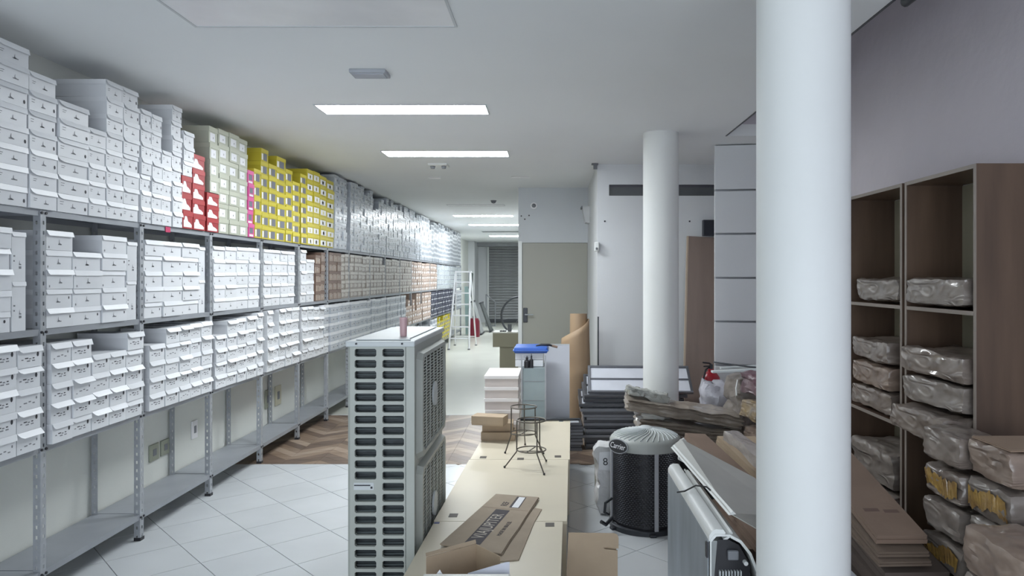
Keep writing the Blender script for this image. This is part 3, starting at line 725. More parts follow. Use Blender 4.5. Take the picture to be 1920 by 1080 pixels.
# boot boxes on far plinth
M_boot = mat('boot_box_card', (.70,.63,.60), .55, var=.03, rnd=.04); M_bootl = mat('boot_lid_card', (.88,.85,.84), .5, var=.02)
bx0, bx1, by0, by1 = -.522, -.256, 5.68, 6.175
hb = (.845-ZP)/5
words = ['lowest', 'second from bottom', 'middle', 'second from top', 'topmost']
for k in range(5):
    dx = [.0,.006,.0,.0,.0][k]; z = ZP+.0005+k*hb
    t = thing('boot_box', f'white lidded boot box, {words[k]} of the stack of five on the far plinth', 'box', ((bx0+bx1)/2+dx, (by0+by1)/2, z), 'white boot boxes stacked on the far plinth')
    MB().box(bx0+dx+.004, bx1+dx-.004, by0+.004, by1-.004, z, z+hb-.002).build('body', M_boot, t)
    MB().box(bx0+dx-.001, bx1+dx+.001, by0-.001, by1, z+hb-.026, z+hb-.001).build('lid', M_bootl, t, bevel=.002)
def kbox(name, label, X0, X1, Y0, Y1, z, h, rz=0, grp=None, m=None, lidh=None):
    cx_, cy_ = (X0+X1)/2, (Y0+Y1)/2
    t = thing(name, label, 'box', (cx_, cy_, z), grp); t.rotation_euler = (0, 0, rz)
    a, b = (X1-X0)/2, (Y1-Y0)/2
    MB().box(-a+.001, a-.001, -b+.001, b-.001, 0, h-.002).build('body', m or M_kraft, t, local=True)
    MB().box(-a-.0015, a+.0015, -b-.0015, b+.0015, h-(lidh or h*.9), h).build('lid', m or M_kraft, t, local=True, bevel=.0015)
    return t
g_ = 'small kraft boxes in front of the white boot boxes'
kbox('kraft_box', 'flat kraft box lowest of the small pile beside the wire stands', -.52, -.27, 5.40, 5.58, ZP+.001, .062, .0, g_, lidh=.05)
kbox('kraft_box', 'flat kraft box in the middle of the small pile beside the wire stands', -.515, -.29, 5.43, 5.60, ZP+.065, .060, .02, g_, lidh=.05)
kbox('kraft_box', 'flat kraft box on top of the small pile, jutting out to the left', -.575, -.335, 5.33, 5.46, ZP+.127, .066, -.22, g_, lidh=.056)

# wire stands
M_wire = mat('bronze_wire', (.14,.125,.105), .4, metal=.5)
def ring(c, r, wr=.0035, tilt=(0,0)):
    return [(c[0]+r*math.cos(a), c[1]+r*math.sin(a), c[2]+tilt[0]*math.cos(a)+tilt[1]*math.sin(a)) for a in [2*math.pi*k/32 for k in range(32)]]
def stand(label, c, ztop, zmid, r, feet, wr=.0042):
    t = thing('wire_stand', label, 'stand', (c[0], c[1], ZP), 'round wire display stands')
    MB().tube(ring((c[0],c[1],ztop), r), wr, 8, closed=True).build('top_ring', M_wire, t, smooth=True)
    mr = MB().tube(ring((c[0],c[1],zmid), r, tilt=(0,.0)), wr, 8, closed=True)
    mr.tube([(c[0]-r*.8,c[1]-r*.5,zmid),(c[0]+r*.8,c[1]-r*.5,zmid)], wr*.8, 6).tube([(c[0]-r*.3,c[1]-r*.9,zmid),(c[0]+r*.3,c[1]+r*.9,zmid)], wr*.8, 6)
    mr.build('lower_ring', M_wire, t, smooth=True)
    for f in feet:
        v = Vector((f[0]-c[0], f[1]-c[1], 0)).normalized()*r
        MB().tube([(c[0]+v.x, c[1]+v.y, ztop), (c[0]+v.x*1.02, c[1]+v.y*1.02, zmid-.01), (f[0], f[1], ZP+.004)], wr, 8).build('leg', M_wire, t, smooth=True)
        MB().tube([(f[0], f[1], ZP+.0005), (f[0], f[1], ZP+.012)], .0065, 8).build('foot', M_black, t)
stand('bronze wire stand on the plinth, taller one farther back', (-.193, 5.07), .712, .532, .09, [(-.318,5.02),(-.19,5.27),(-.055,5.0)])
stand('bronze wire stand on the plinth, nearer and lower one', (-.128, 4.66), .700, .512, .092, [(-.298,4.64),(-.035,4.80),(-.045,4.47)])

# flattened printed carton on plinths
fc = thing('flattened_carton', 'flattened brown carton with VIAJUPITER on a dark band, lying across the plinths', 'carton', (-.3, 3.6, ZP+.01), 'flattened cartons on the plinths')
A0, B0, C0, D0 = Vector((-.306,4.03,0)), Vector((-.07,3.97,0)), Vector((-.217,3.16,0)), Vector((-.50,3.275,0))
def sheet(mb, pts, z, t): return mb.prism([(p[0],p[1],z) for p in pts], (0,0,t))
def lerp2(u, v):   # u along length from near (0) to far (1), v across from left (0) to right (1)
    return (D0*(1-u)+A0*u)*(1-v)+(C0*(1-u)+B0*u)*v
pts = [lerp2(0,0),lerp2(0,1)]+[lerp2(u,1)+Vector((random.uniform(-.003,.003),0,0)) for u in (.2,.4,.6,.8)]+[lerp2(1,1),lerp2(1,0)]+[lerp2(u,0) for u in (.72,.7,.3)]
M_ctn = mat('printed_carton', (.40,.325,.245), .85, var=.07, scale=6, bump=.1, bscale=50)
M_ctn2 = mat('carton_inner', (.42,.34,.25), .85, var=.05, scale=6)
sheet(MB(), pts, ZP+.012, .004).build('upper_sheet', M_ctn, fc)
sheet(MB(), [p+Vector((.004,.004,0)) for p in pts], ZP+.007, .0035).build('lower_sheet', M_ctn, fc)
zt_ = ZP+.0164
band = [lerp2(.07,.34),lerp2(.07,.60),lerp2(.68,.62),lerp2(.68,.33)]
M_band = mat('band_print', (.04,.032,.04), .75)
sheet(MB(), band, zt_, .0004).build('printed_band', M_band, fc)
mid_ = lerp2(.375,.48); u_ = (lerp2(.7,.48)-lerp2(.07,.47)); mid_.z = zt_+.0006
v_ = lerp2(.4,0)-lerp2(.4,1)
text('lettering', 'VIAJUPITER', .082, mat('cream_print', (.55,.49,.42), .7), fc, frame_M(mid_, u_, v_), spacing=1.08, sx=.80)
m2 = lerp2(.36,.78); m2.z = zt_+.0002
text('small_print', 'MADE IN BRAZIL', .028, M_band, fc, frame_M(m2, u_, v_), sx=.95)
lb_ = [lerp2(.74,.55),lerp2(.74,.76),lerp2(.97,.74),lerp2(.97,.53)]
sheet(MB(), lb_, zt_, .0005).build('label_frame', M_band, fc)
lb_ = [lerp2(.745,.60),lerp2(.745,.74),lerp2(.965,.72),lerp2(.965,.58)]
sheet(MB(), lb_, zt_+.0005, .0003).build('white_label', M_paper, fc)
m3 = lerp2(.80,.42); m3.z = zt_+.0002
text('stencil_mark', 'REF', .05, M_band, fc, frame_M(m3, u_, v_), sx=.9)
MB().box(-.001,.001,0,.0,0,0) if False else None
for u in (.70,): 
    a, b = lerp2(u,.02), lerp2(u,.98)
    sheet(MB(), [a, b, b+Vector((0,.004,0)), a+Vector((0,.004,0))], zt_, .0003).build('crease', M_kraftd, fc)
fc2 = tag(None or sheet(MB(), [Vector((-.30,3.18,0)),Vector((-.225,3.10,0)),Vector((-.14,3.12,0)),Vector((-.125,3.25,0)),Vector((-.105,3.42,0)),Vector((-.085,3.60,0)),Vector((-.05,3.80,0)),Vector((-.13,3.84,0))], ZP+.001, .004).build('flattened_carton', M_ctn),
          'torn flat carton sheet showing from under the VIAJUPITER carton', 'carton', 'flattened cartons on the plinths')

# open carton with white lining near camera
oc = thing('open_carton', 'small open brown carton with flaps up on the nearest plinth', 'carton', (-.33, 2.78, ZP))
def wallq(mb, a, b, z0, z1, t=.003, mi=0):
    a = Vector(a); b = Vector(b); n = Vector((-(b-a).y, (b-a).x, 0)).normalized()*t
    return mb.prism([(a.x,a.y,z0),(b.x,b.y,z0),(b.x+n.x,b.y+n.y,z0),(a.x+n.x,a.y+n.y,z0)], (0,0,z1-z0))
q = [(-.484,2.82),(-.38,2.69),(-.198,2.83),(-.305,2.96)]
MB().prism([(a,b,ZP+.0005) for a,b in q], (0,0,.003)).build('bottom', M_kraft, oc)
for i in range(4): wallq(MB(), (*q[i],0), (*q[(i+1)%4],0), ZP+.0036, ZP+(.13 if i > 1 else .06)).build('side_wall', M_kraft, oc)
MB().prism([(-.484,2.82,ZP+.131),(-.305,2.96,ZP+.131),(-.31,2.985,ZP+.136),(-.49,2.845,ZP+.134)], (0,0,.003)).build('flap', M_kraft, oc)
wb_ = thing('white_box', 'white box with rounded rim cut by the bottom of the picture', 'box', (-.31,2.55,ZP))
MB().box(-.455,-.165,2.44,2.655,ZP+.001,ZP+.112).build('body', M_paper, wb_)
MB().box(-.468,-.150,2.43,2.668,ZP+.1125,ZP+.129).build('lid', mat('ivory_lid', (.80,.80,.74), .4), wb_, bevel=.006)
MB().prism([(-.315,2.70,ZP+.10),(-.155,2.70,ZP+.10),(-.156,2.72,ZP+.150),(-.17,2.72,ZP+.149),(-.31,2.71,ZP+.112)], (0,.003,0)).build('upright_flap', mat('bluish_card', (.60,.62,.70), .6), wb_)
MB().prism([(-.44,2.672,ZP+.10),(-.385,2.672,ZP+.10),(-.41,2.68,ZP+.137)], (0,.004,0)).build('folded_corner', M_paper, wb_)

# kraft carton beside plinth on the floor
kc = thing('kraft_carton', 'kraft carton standing on the tiles right of the nearest plinth, slit in its flap', 'carton', (.2,3.35,0))
fx0, fx1 = .085, .300
MB().box(fx0+.01, fx1-.004, 3.33, 3.42, 0, .40).build('body', M_kraft, kc)
xa, xb, yy = fx0-.028, fx1+.004, 3.312
MB().prism([(xa,yy,.02),(xb-.004,yy,.02),(xb-.004,yy,.372),(xb-.062,yy,.378),(xb-.068,yy,.383),(xb-.05,yy,.388),(xb,yy,.380),(xb,yy,.43),(xb-.006,yy,.444),(xb-.02,yy,.449),(xa+.02,yy,.452)], (0,.005,0)).build('front_flap', M_kraft, kc)

# ================================================================== BEHIND THE PLINTHS
M_glass = mat('greenish_acrylic', (.36,.44,.46), .15, var=.08, scale=5, spec=.6, alpha=.88)
gc = thing('display_case', 'grey-green glazed display case behind the white boot boxes', 'display case', (-.16,6.7,0))
gx0, gx1, gy0, gy1, gz = -.262, -.052, 6.46, 6.86, .80
MB().box(gx0+.006, gx1-.006, gy0, gy0+.005, .05, gz).build('front_pane', M_glass, gc)
MB().box(gx1-.006, gx1-.001, gy0+.006, gy1, .05, gz).build('side_pane', M_glass, gc)
MB().box(gx0, gx1, gy0+.006, gy1, gz, gz+.006).build('glass_top', M_glass, gc)
MB().box(gx0+.01, gx1-.01, gy0+.05, gy1, .05, gz-.002).build('back_panel', mat('case_back', (.24,.28,.30), .5), gc)
for xx in (gx0, gx1-.001):
    MB().box(xx-.006, xx+.006, gy0-.008, gy0-.001, 0, gz+.12).build('corner_post', M_steel_in, gc)
MB().box(gx0, gx1, gy0, gy1, 0, .048).build('plinth_base', M_steel, gc)
for zz in (.30, .52, .69): MB().box(gx0+.02, gx1-.02, gy0-.0035, gy0-.0008, zz, zz+.004).build('shelf_edge', M_steel, gc)
# white sheets above
for k in range(2):
    z = gz+.008+k*.062
    tag(MB().box(-.325, -.075, 6.56, 6.86, z, z+.058).build('white_carton', M_bl, bevel=.003), 'flat white carton under the blue lid, '+('lower' if k == 0 else 'upper')+' of two', 'box', 'white cartons under the blue lid')
bl = thing('blue_lid', 'bright blue plastic crate lid on top of the white cartons', 'lid', (-.17,6.7,.94))
zb_ = gz+.008+.124
MB().prism([(-.335,6.52,zb_),(-.035,6.52,zb_),(-.035,6.90,zb_),(-.335,6.90,zb_)], (0,0,.05)).build('lid_shell', mat('blue_plastic', (.03,.12,.50), .35), bl, bevel=.012)
MB().box(-.345,-.025,6.51,6.91,zb_+.018,zb_+.028).build('lid_rim', mat('blue_plastic_rim', (.04,.15,.58), .3), bl, bevel=.004)
tl = thing('hand_tool', 'black hand tool with tan grip lying on the blue lid', 'tool', (.02,6.7,zb_+.05))
MB().tube([(-.14,6.62,zb_+.058),(-.09,6.62,zb_+.068),(-.02,6.62,zb_+.066),(.01,6.62,zb_+.057)], [.006,.011,.011,.009], 8).build('tool_body', M_black, tl, smooth=True)
MB().tube([(.005,6.62,zb_+.058),(.055,6.62,zb_+.046)], .011, 8).build('grip', M_kraftd, tl, smooth=True)
def bottle(x, y, z, r, h, label):
    t = thing('bottle', label, 'bottle', (x,y,z), 'black bottles on the display case')
    MB().lathe([(0,0),(r,0),(r,h*.5),(r*.85,h*.58),(r*.35,h*.66),(r*.35,h*.72)], (x,y,z), 16).build('bottle_body', M_black, t, smooth=True)
    MB().lathe([(r*.42,h*.70),(r*.42,h*.86),(r*.18,h*.88),(r*.12,h),(0,h)], (x,y,z), 12).build('nozzle', M_black, t, smooth=True)
bottle(-.218, 6.50, gz+.0065, .026, .105, 'shorter black nozzle bottle under the blue lid, left one')
bottle(-.178, 6.49, gz+.0065, .017, .125, 'slim taller black nozzle bottle under the blue lid, right one')
wb = thing('white_board', 'tall white board standing behind the display case, left of the brown paper roll', 'board', (.06,7.0,0))
Mb = Matrix.Translation((0,7.02,0)) @ Matrix.Rotation(math.radians(-3), 4, 'X')
MB().box(-.072, .175, 0, .018, .0, .955, M=Mb).build('board_panel', mat('white_board_face', (.62,.64,.70), .3, var=.02), wb)
MB().box(-.072, .175, -.002, .020, .956, .966, M=Mb).build('edge_trim', M_acd, wb)
tag(MB().tube([(-.30,6.15,.413),(.24,6.16,.413)], .011, 8).build('metal_rod', M_blackm, smooth=True), 'dark metal rod lying across the far end of the plinth', 'rod')
# brown paper roll, partly unrolled
pr = thing('paper_roll', 'tall roll of brown wrapping paper leaning in the corner, loosely unrolled', 'paper roll', (.27,7.5,0))
M_kp2 = mat('wrapping_paper', (.40,.28,.175), .6, var=.05, scale=4, bump=.2, bscale=6)
def tubeM(name, cx0, cy0, r0, r1, z1, lean): MB().tube([(cx0,cy0,.0),(cx0+lean,cy0+.06,z1)], [r0,r1], 24).build(name, M_kp2, pr, smooth=True)
tubeM('core_roll', .270, 7.50, .095, .088, 1.235, .01)
m = MB(); K = 40; rows = 16
for i in range(rows+1):
    for k in range(K+1):
        f = k/K; a = math.pi*(1.02+1.35*f)           # from the left edge round the front to the right
        ztop = .98+.20*min(1, f*1.6)
        z = ztop*i/rows; tz = z/1.2
        fl = .075*math.exp(-((z-.95)/.22)**2)*max(0, 1-f*2.2)
        r = .112+.05*(1-tz)*max(0, 1-f*1.5)*.4+fl+.012*math.sin(f*9+z*4)*.6
        m.v.append((.285+.0*tz+r*math.cos(a), 7.49+.05*tz+r*math.sin(a), z))
for i in range(rows):
    for k in range(K): a = i*(K+1)+k; m.f.append((a, a+1, a+K+2, a+K+1)); m.m.append(0)
o = m.build('outer_sheet', M_kp2, pr, smooth=True); o.modifiers.new('s', 'SOLIDIFY').thickness = .002
tag(MB().box(.480,.494,7.60,7.64,0,1.20).build('metal_strip', M_blackm), 'thin dark metal strip standing against the corner behind the paper roll', 'strip')

# pile of frames
M_fr = mat('frame_rail_dark', (.24,.25,.28), .4, metal=.4, rnd=.65); M_fp = mat('frame_panel_white', (.60,.62,.68), .35, var=.04)
M_frl = mat('frame_end_tan', (.40,.34,.30), .6)
frm = None
def frame(label, grp, x0, x1, y0, y1, z, tilt=0, rz=0, mp_=None, bar=True):
    global frm
    t = thing('panel_frame', label, 'frame', (x0, y0, z), grp); t.rotation_euler = (tilt, 0, rz)
    a, b = x1-x0, y1-y0; s = .022; h = .024
    MB().box(0,a,0,s,0,h).build('front_rail', M_fr, t, local=True)
    MB().box(0,a,b-s,b,0,h).build('back_rail', M_fr, t, local=True)
    MB().box(0,s,s,b-s,0,h).build('side_rail', M_fr, t, local=True); MB().box(a-s,a,s,b-s,0,h).build('side_rail', M_fr, t, local=True)
    if bar: MB().box(s,a-s,b*.5-.006,b*.5+.006,.006,h).build('cross_bar', M_fr, t, local=True)
    MB().box(s,a-s,s,b-s,.004,.010).build('panel', mp_ or M_fp, t, local=True)
    MB().box(-.003,-.0002,.0,b,0,h).build('end_cap', M_frl if rz > 0 else M_fr, t, local=True)
rr = random.Random(5)
for k in range(13):
    z = .001+k*.0275
    frame(f'dark metal panel frame in the flat pile behind the round column, {ordn(k+1)} from the floor', 'panel frames in the large flat pile', .315+rr.uniform(-.02,.02), 1.19+rr.uniform(-.02,.02), 6.84+rr.uniform(-.02,.02), 7.30, z, 0, rr.uniform(-.01,.01), bar=False)
zz = .001+13*.0275
for k, (dx, dz, tl, rz) in enumerate(((-.03,.002,.10,.01),(-.04,.045,.16,-.01),(.0,.085,.24,.0),(.01,.125,.34,-.02),(.045,.16,.50,-.045))):
    frame(f'dark framed white panel tilted up on the pile, {ordn(5-k)} from the top' if k < 4 else 'dark framed white panel tilted up, topmost of the pile behind the column',
          'tilted panel frames on top of the large pile', .27+dx+.03, 1.20+dx+.02*k, 6.80+.015*k, 7.28, zz+dz, tl, rz)
for k in range(9):
    z = .001+k*.029
    frame(f'dark frame in the short pile right of the far plinth, {ordn(k+1)} from the floor', 'panel frames in the short pile', .03+rr.uniform(0,.02), .285+rr.uniform(-.01,.01), 6.78+rr.uniform(-.01,.01), 7.0, z, 0, rr.uniform(-.02,.02), bar=False)

# leaning door leaf
dlf = thing('door_leaf', 'brown wooden door leaf leaning against the white wall behind the round column', 'door leaf', (1.6,7.5,0))
Ml = Matrix.Translation((1.335,7.46,0)) @ Matrix.Rotation(math.radians(3.3), 4, 'Y') @ Matrix.Rotation(math.radians(-10.2), 4, 'X')
M_leaf = mat('leaf_veneer', (.27,.205,.175), .5, var=.1, scale=3, stretch=(3,1,.4))
MB().box(.018, .56, 0, .035, 0, 2.09, M=Ml).build('leaf_panel', M_leaf, dlf)
MB().box(0, .0175, 0, .035, 0, 2.09, M=Ml).build('edge_band', mat('pale_edge', (.50,.40,.31), .5), dlf)
bbx = thing('loudspeaker', 'small black box on the white wall above the leaning door leaf', 'speaker', (1.75,7.83,2.1))
MB().box(1.622, 1.80, 7.80, 7.879, 2.055, 2.225).build('cabinet', mat('speaker_black', (.035,.04,.055), .5), bbx, bevel=.004)
MB().box(1.632, 1.79, 7.795, 7.7995, 2.065, 2.215).build('front_cloth', mat('speaker_cloth', (.03,.033,.045), .9), bbx)
# fire extinguisher on a crate
kr = tag(MB().box(1.26,1.62,6.05,6.50,0,.22).build('kraft_carton', M_kraftd, bevel=.004), 'brown carton on the floor under the red fire extinguisher', 'carton')
fe = thing('fire_extinguisher', 'red fire extinguisher with black valve beside the clad pillar', 'fire extinguisher', (1.375,6.3,.221))
fxc = (1.375,6.30,.221)
MB().lathe([(0,0),(.078,0),(.082,.02),(.082,.48),(.074,.53),(.05,.565),(.026,.58),(.026,.60),(0,.60)], fxc, 28).build('cylinder_body', M_red, fe, smooth=True)
MB().tube([(1.375,6.3,.821),(1.375,6.3,.86)], .016, 10).build('valve', M_blackm, fe, smooth=True)
MB().tube([(1.375,6.3,.86),(1.35,6.26,.875),(1.29,6.22,.885)], .007, 8).tube([(1.375,6.3,.845),(1.30,6.23,.85)], .006, 8).build('handle', M_black, fe, smooth=True)
MB().tube([(1.365,6.3,.84),(1.32,6.25,.82),(1.293,6.24,.72),(1.289,6.25,.55)], .008, 8).build('hose', M_black, fe, smooth=True)
MB().lathe([(.0826,.28),(.0826,.42)], fxc, 8, a0=math.pi*1.02, a1=math.pi*1.25).build('label', M_paper, fe, recalc=False)

# ================================================================== WRAPPED PACKS
def wmat(n, a, b, gold=False):
    m = mat(n, a, .34, var=.1, scale=9, rgb2=b, bump=.9, bscale=7, stretch=(1,1,2.2), coat=.4, rnd=.15)
    for nd in m.node_tree.nodes:
        if nd.type == 'TEX_NOISE' and abs(nd.inputs['Scale'].default_value-7) < 1e-6:
            nd.noise_type = 'RIDGED_MULTIFRACTAL'; nd.inputs['Distortion'].default_value = 1.2
    return m
M_w1 = wmat('plastic_wrapped_card', (.31,.26,.225), (.17,.135,.115)); M_w2 = wmat('plastic_wrap_grey', (.33,.29,.26), (.18,.15,.13))
M_bun = wmat('bundle_wrap', (.40,.345,.29), (.27,.225,.185)); M_w3 = wmat('wrapped_gold_tape', (.36,.24,.08), (.26,.22,.19)); M_w4 = wmat('plastic_wrap_brown', (.35,.265,.21), (.21,.155,.125))
M_gold = mat('gold_tape', (.42,.26,.06), .2, coat=.5, bump=.7, bscale=20, rgb2=(.22,.13,.05), scale=12)
def soft(o):
    o.data.polygons.foreach_set('use_smooth', [True]*len(o.data.polygons)); o.data.set_sharp_from_angle(angle=math.radians(38))
def pack(label, grp, c, dims, m, seed, rz=0, rx=0, ry=0, amp=.014, name='wrapped_pack', cat='package', tape=False, sag=0, layers=False, N=(15,17,9)):
    lx, ly, lz = dims; r_ = random.Random(seed); off = Vector((seed*3.1, seed*1.7, seed*.9))
    nx, ny, nz = N; idx = {}; mb = MB()
    def vid(i, j, k):
        key = (i, j, k)
        if key in idx: return idx[key]
        u, v, w_ = i/nx*2-1, j/ny*2-1, k/nz*2-1
        # rounding
        q = Vector((u*lx/2, v*ly/2, w_*lz/2)); rd = min(lx, ly, lz)*.16
        cq = Vector((max(-lx/2+rd, min(lx/2-rd, q.x)), max(-ly/2+rd, min(ly/2-rd, q.y)), max(-lz/2+rd, min(lz/2-rd, q.z))))
        d = q-cq
        if d.length > rd: q = cq+d.normalized()*rd*(1.0+.25*(d.length/rd-1))
        nz_ = mnoise.noise_vector(Vector((q.x*8, q.y*4.5, q.z*12))+off); nz2 = mnoise.noise_vector(Vector((q.x*18, q.y*10, q.z*42))+off); nz2 = Vector([abs(t)*2-.6 for t in nz2])
        q = q+nz_*amp*1.0+nz2*amp*.55
        if layers: q += Vector((math.sin(w_*9+seed)*.012*abs(u), math.sin(w_*11+seed*2)*.010*abs(v), 0))
        q.z -= sag*(u*u)
        idx[key] = len(mb.v); mb.v.append(tuple(q)); return idx[key]
    def face(fn, A, B):
        for a in range(A):
            for b in range(B): mb.f.append(tuple(vid(*fn(a+i, b+j)) for i, j in ((0,0),(1,0),(1,1),(0,1)))); mb.m.append(0)
    face(lambda a, b: (a, b, 0), nx, ny); face(lambda a, b: (a, b, nz), nx, ny)
    face(lambda a, b: (a, 0, b), nx, nz); face(lambda a, b: (a, ny, b), nx, nz)
    face(lambda a, b: (0, a, b), ny, nz); face(lambda a, b: (nx, a, b), ny, nz)
    M = Matrix.Translation(c) @ Matrix.Rotation(rz, 4, 'Z') @ Matrix.Rotation(ry, 4, 'Y') @ Matrix.Rotation(rx, 4, 'X')
    if not tape:
        o = mb.build(name, m, smooth=False); soft(o); o.matrix_world = M
        return tag(o, label, cat, grp)
    t = thing(name, label, cat, (0,0,0), grp); t.matrix_world = M
    o = mb.build('wrapping', m, t, local=True); soft(o)
    tb = MB(); K = 24
    for j in range(K+1):
        y = -ly*.44+j*ly*.86/K; z0 = .02*lz+.10*lz*math.sin(seed+j*.25)
        for zz in (z0-(.22+.14*r_.random())*lz, z0+(.16+.16*r_.random())*lz):
            q = Vector((-lx/2, y, zz)); n_ = mnoise.noise_vector(Vector((q.x*8, q.y*4.5, q.z*12))+off)*amp*1.0+Vector([abs(t)*2-.6 for t in mnoise.noise_vector(Vector((q.x*18, q.y*10, q.z*42))+off)])*amp*.55
            tb.v.append(tuple(q+n_+Vector((-.006,0,0))))
    for j in range(K): tb.f.append((2*j, 2*j+2, 2*j+3, 2*j+1)); tb.m.append(0)
    tp_ = tb.build('gold_tape', M_gold, t, local=True, recalc=False)
    return t
# long wrapped bundle over the black condenser
bm_c = px(1290, 785, 5.15)
pack('long flat plastic-wrapped bundle lying over the black round condenser, upper one', 'long wrapped bundles', (.93,5.22,.665), (.80,.36,.085), M_bun, 3, rz=-.06, ry=.15, amp=.011, name='wrapped_bundle', cat='bundle', N=(26,12,8), layers=True)
pack('long plastic-wrapped bundle under another, between black condenser and the junk heap', 'long wrapped bundles', (.97,5.23,.535), (.72,.36,.10), M_bun, 4, rz=-.03, ry=.12, amp=.011, name='wrapped_bundle', cat='bundle', N=(26,12,8), layers=True)
tag(pack('', None, (.68,5.22,.78), (.28,.22,.06), mat('cloudy_film', (.46,.47,.44), .2, bump=.8, bscale=12, alpha=.8), 12, ry=.2, amp=.03), 'cloudy loose end of plastic wrap in front of the round column', 'film')
bk = tag(MB().box(.86,1.26,5.02,5.33,0,.42).build('black_crate', mat('black_bag_plastic', (.03,.032,.036), .35, bump=.5, bscale=10), bevel=.02), 'black crate under the long wrapped bundles', 'crate')
# junk heap between columns
pack('grey-wrapped bulky pack standing upright right of the extinguisher', None, (1.46,5.47,.65), (.24,.28,.46), M_w2, 5, rz=.2, amp=.03, N=(9,9,9))
tag(MB().box(1.28,1.66,5.25,5.68,0,.40).build('kraft_carton', M_kraftd, bevel=.004), 'brown carton under the upright grey-wrapped pack', 'carton')
pack('white translucent plastic bag in front of the red extinguisher', None, (1.325,5.84,.60), (.24,.20,.34), mat('white_bag', (.62,.62,.68), .25, bump=.7, bscale=10, coat=.3, rgb2=(.46,.45,.50)), 6, amp=.035, name='plastic_bag', cat='bag', N=(9,7,9))
tag(MB().box(1.22,1.44,5.72-.02,5.98,0,.42).build('kraft_carton', M_kraftd, bevel=.004), 'brown carton under the white plastic bag', 'carton')
pack('brown wrapped pack with gold tape in the junk heap left of near column', 'packs in the junk heap', (1.47,4.92,.70), (.30,.28,.115), M_w3, 7, rz=.1, ry=.15, amp=.016)
pack('brown wrapped pack in the junk heap, under the gold taped one', 'packs in the junk heap', (1.48,4.90,.53), (.32,.30,.12), M_w4, 8, rz=.05, amp=.014)
pack('crumpled brown pack low in the junk heap beside the long bundles', 'packs in the junk heap', (1.46,4.80,.38), (.34,.30,.115), M_w1, 9, rz=-.05, amp=.014)
pack('crumpled grey-brown pack at the bottom of the junk heap', 'packs in the junk heap', (1.45,4.80,.225), (.36,.32,.13), M_w4, 10, rz=.05, amp=.014)
tag(MB().box(1.24,1.66,4.60,4.98,0,.13).build('kraft_carton', M_kraftd, bevel=.004), 'flat brown carton on the floor under the junk heap packs', 'carton')
pack('dark red and grey wrapped pack high in the junk heap beside near column', 'packs in the junk heap', (1.52,5.15,.86), (.26,.30,.14), mat('wine_wrap', (.22,.17,.18), .35, bump=.7, bscale=10, rgb2=(.12,.05,.07), scale=9), 21, rz=.3, amp=.022)
# white shelf brackets / rails on the heap
for k, (a, b, y_, lb) in enumerate(((px(1336,700,5.3), px(1424,696,5.25), .030, 'flat white metal rail on top of the junk heap, lower one'),
                                (px(1352,693,5.45), px(1424,689,5.4), .022, 'flat white metal rail on top of the junk heap, upper one'))):
    m = MB(); d = (b-a); n = Vector((0,y_*2,0)); m.prism([a, b, b+n, a+n], (0,0,.016)); 
    m.build('metal_rail', M_acd, bevel=.003); tag(bpy.data.objects[[o.name for o in C.objects][-1]], lb, 'rail', 'white rails on the junk heap')
a, b = px(1338,679,5.5), px(1424,690,5.3)
tag(MB().tube([a, b], .006, 8).build('thin_rod', M_blackm, smooth=True), 'thin dark rod resting over the junk heap', 'rod')
a, b, c_ = px(1383,712,5.1), px(1380,728,5.08), px(1381,742,5.05)
tag(MB().tube([a, b, c_], .005, 8).build('white_hook', M_white, smooth=True), 'thin bent white hook hanging on the junk heap', 'hook')

# ================================================================== BLACK ROUND CONDENSER
cc0 = (.612, 4.76, 0); R = .222; zr = .515
rc = thing('round_condenser', 'black round condenser unit with pale ribbed top and oval badge', 'air conditioner', cc0)
M_top = mat('condenser_top_grey', (.42,.44,.42), .45, var=.06, scale=9)
MB().lathe([(R-.012,.035),(R-.012,zr)], cc0, 48).build('inner_core', M_black, rc, smooth=True)
lou = MB(); NA, NZ = 64, 38
for i in range(NA):
    for k in range(NZ):
        a = 2*math.pi*(i+.5*(k % 2))/NA; z = .05+(k+.5)*(zr-.06)/NZ; hz_ = (zr-.06)/NZ*.62; da = math.pi/NA*.95
        p0 = (cc0[0]+(R-.010)*math.cos(a-da), cc0[1]+(R-.010)*math.sin(a-da), z); p1 = (cc0[0]+(R-.010)*math.cos(a+da), cc0[1]+(R-.010)*math.sin(a+da), z)
        p2 = (cc0[0]+(R+.001)*math.cos(a), cc0[1]+(R+.001)*math.sin(a), z+hz_); p3 = (cc0[0]+(R+.001)*math.cos(a), cc0[1]+(R+.001)*math.sin(a), z-hz_*.2)
        lou.add([p0, p3, p1, p2], [(0,1,3),(1,2,3)])
lo_ = lou.build('guard_louvres', mat('guard_black', (.14,.145,.16), .35, metal=.4), rc, recalc=False); lo_['kind'] = 'stuff'
MB().lathe([(R-.005,.0),(R+.012,.0),(R+.014,.03),(R-.005,.036)], cc0, 48).build('base_ring', M_blackm, rc, smooth=True)
MB().lathe([(R+.006,zr-.006),(R+.012,zr-.004),(R+.010,zr+.045),(R+.002,zr+.060),(R-.02,zr+.074),(R-.06,zr+.090),(R-.14,zr+.106),(.05,zr+.113),(0,zr+.115)], cc0, 64).build('top_cover', M_top, rc, smooth=True)
DP = [(0,.115),(.05,.113),(R-.14,.106),(R-.06,.090),(R-.02,.074),(R+.002,.060)]
def interp(r):
    for (a, b), (c, d) in zip(DP[:-1], DP[1:]):
        if r <= c: return b+(d-b)*(r-a)/(c-a)
    return .06
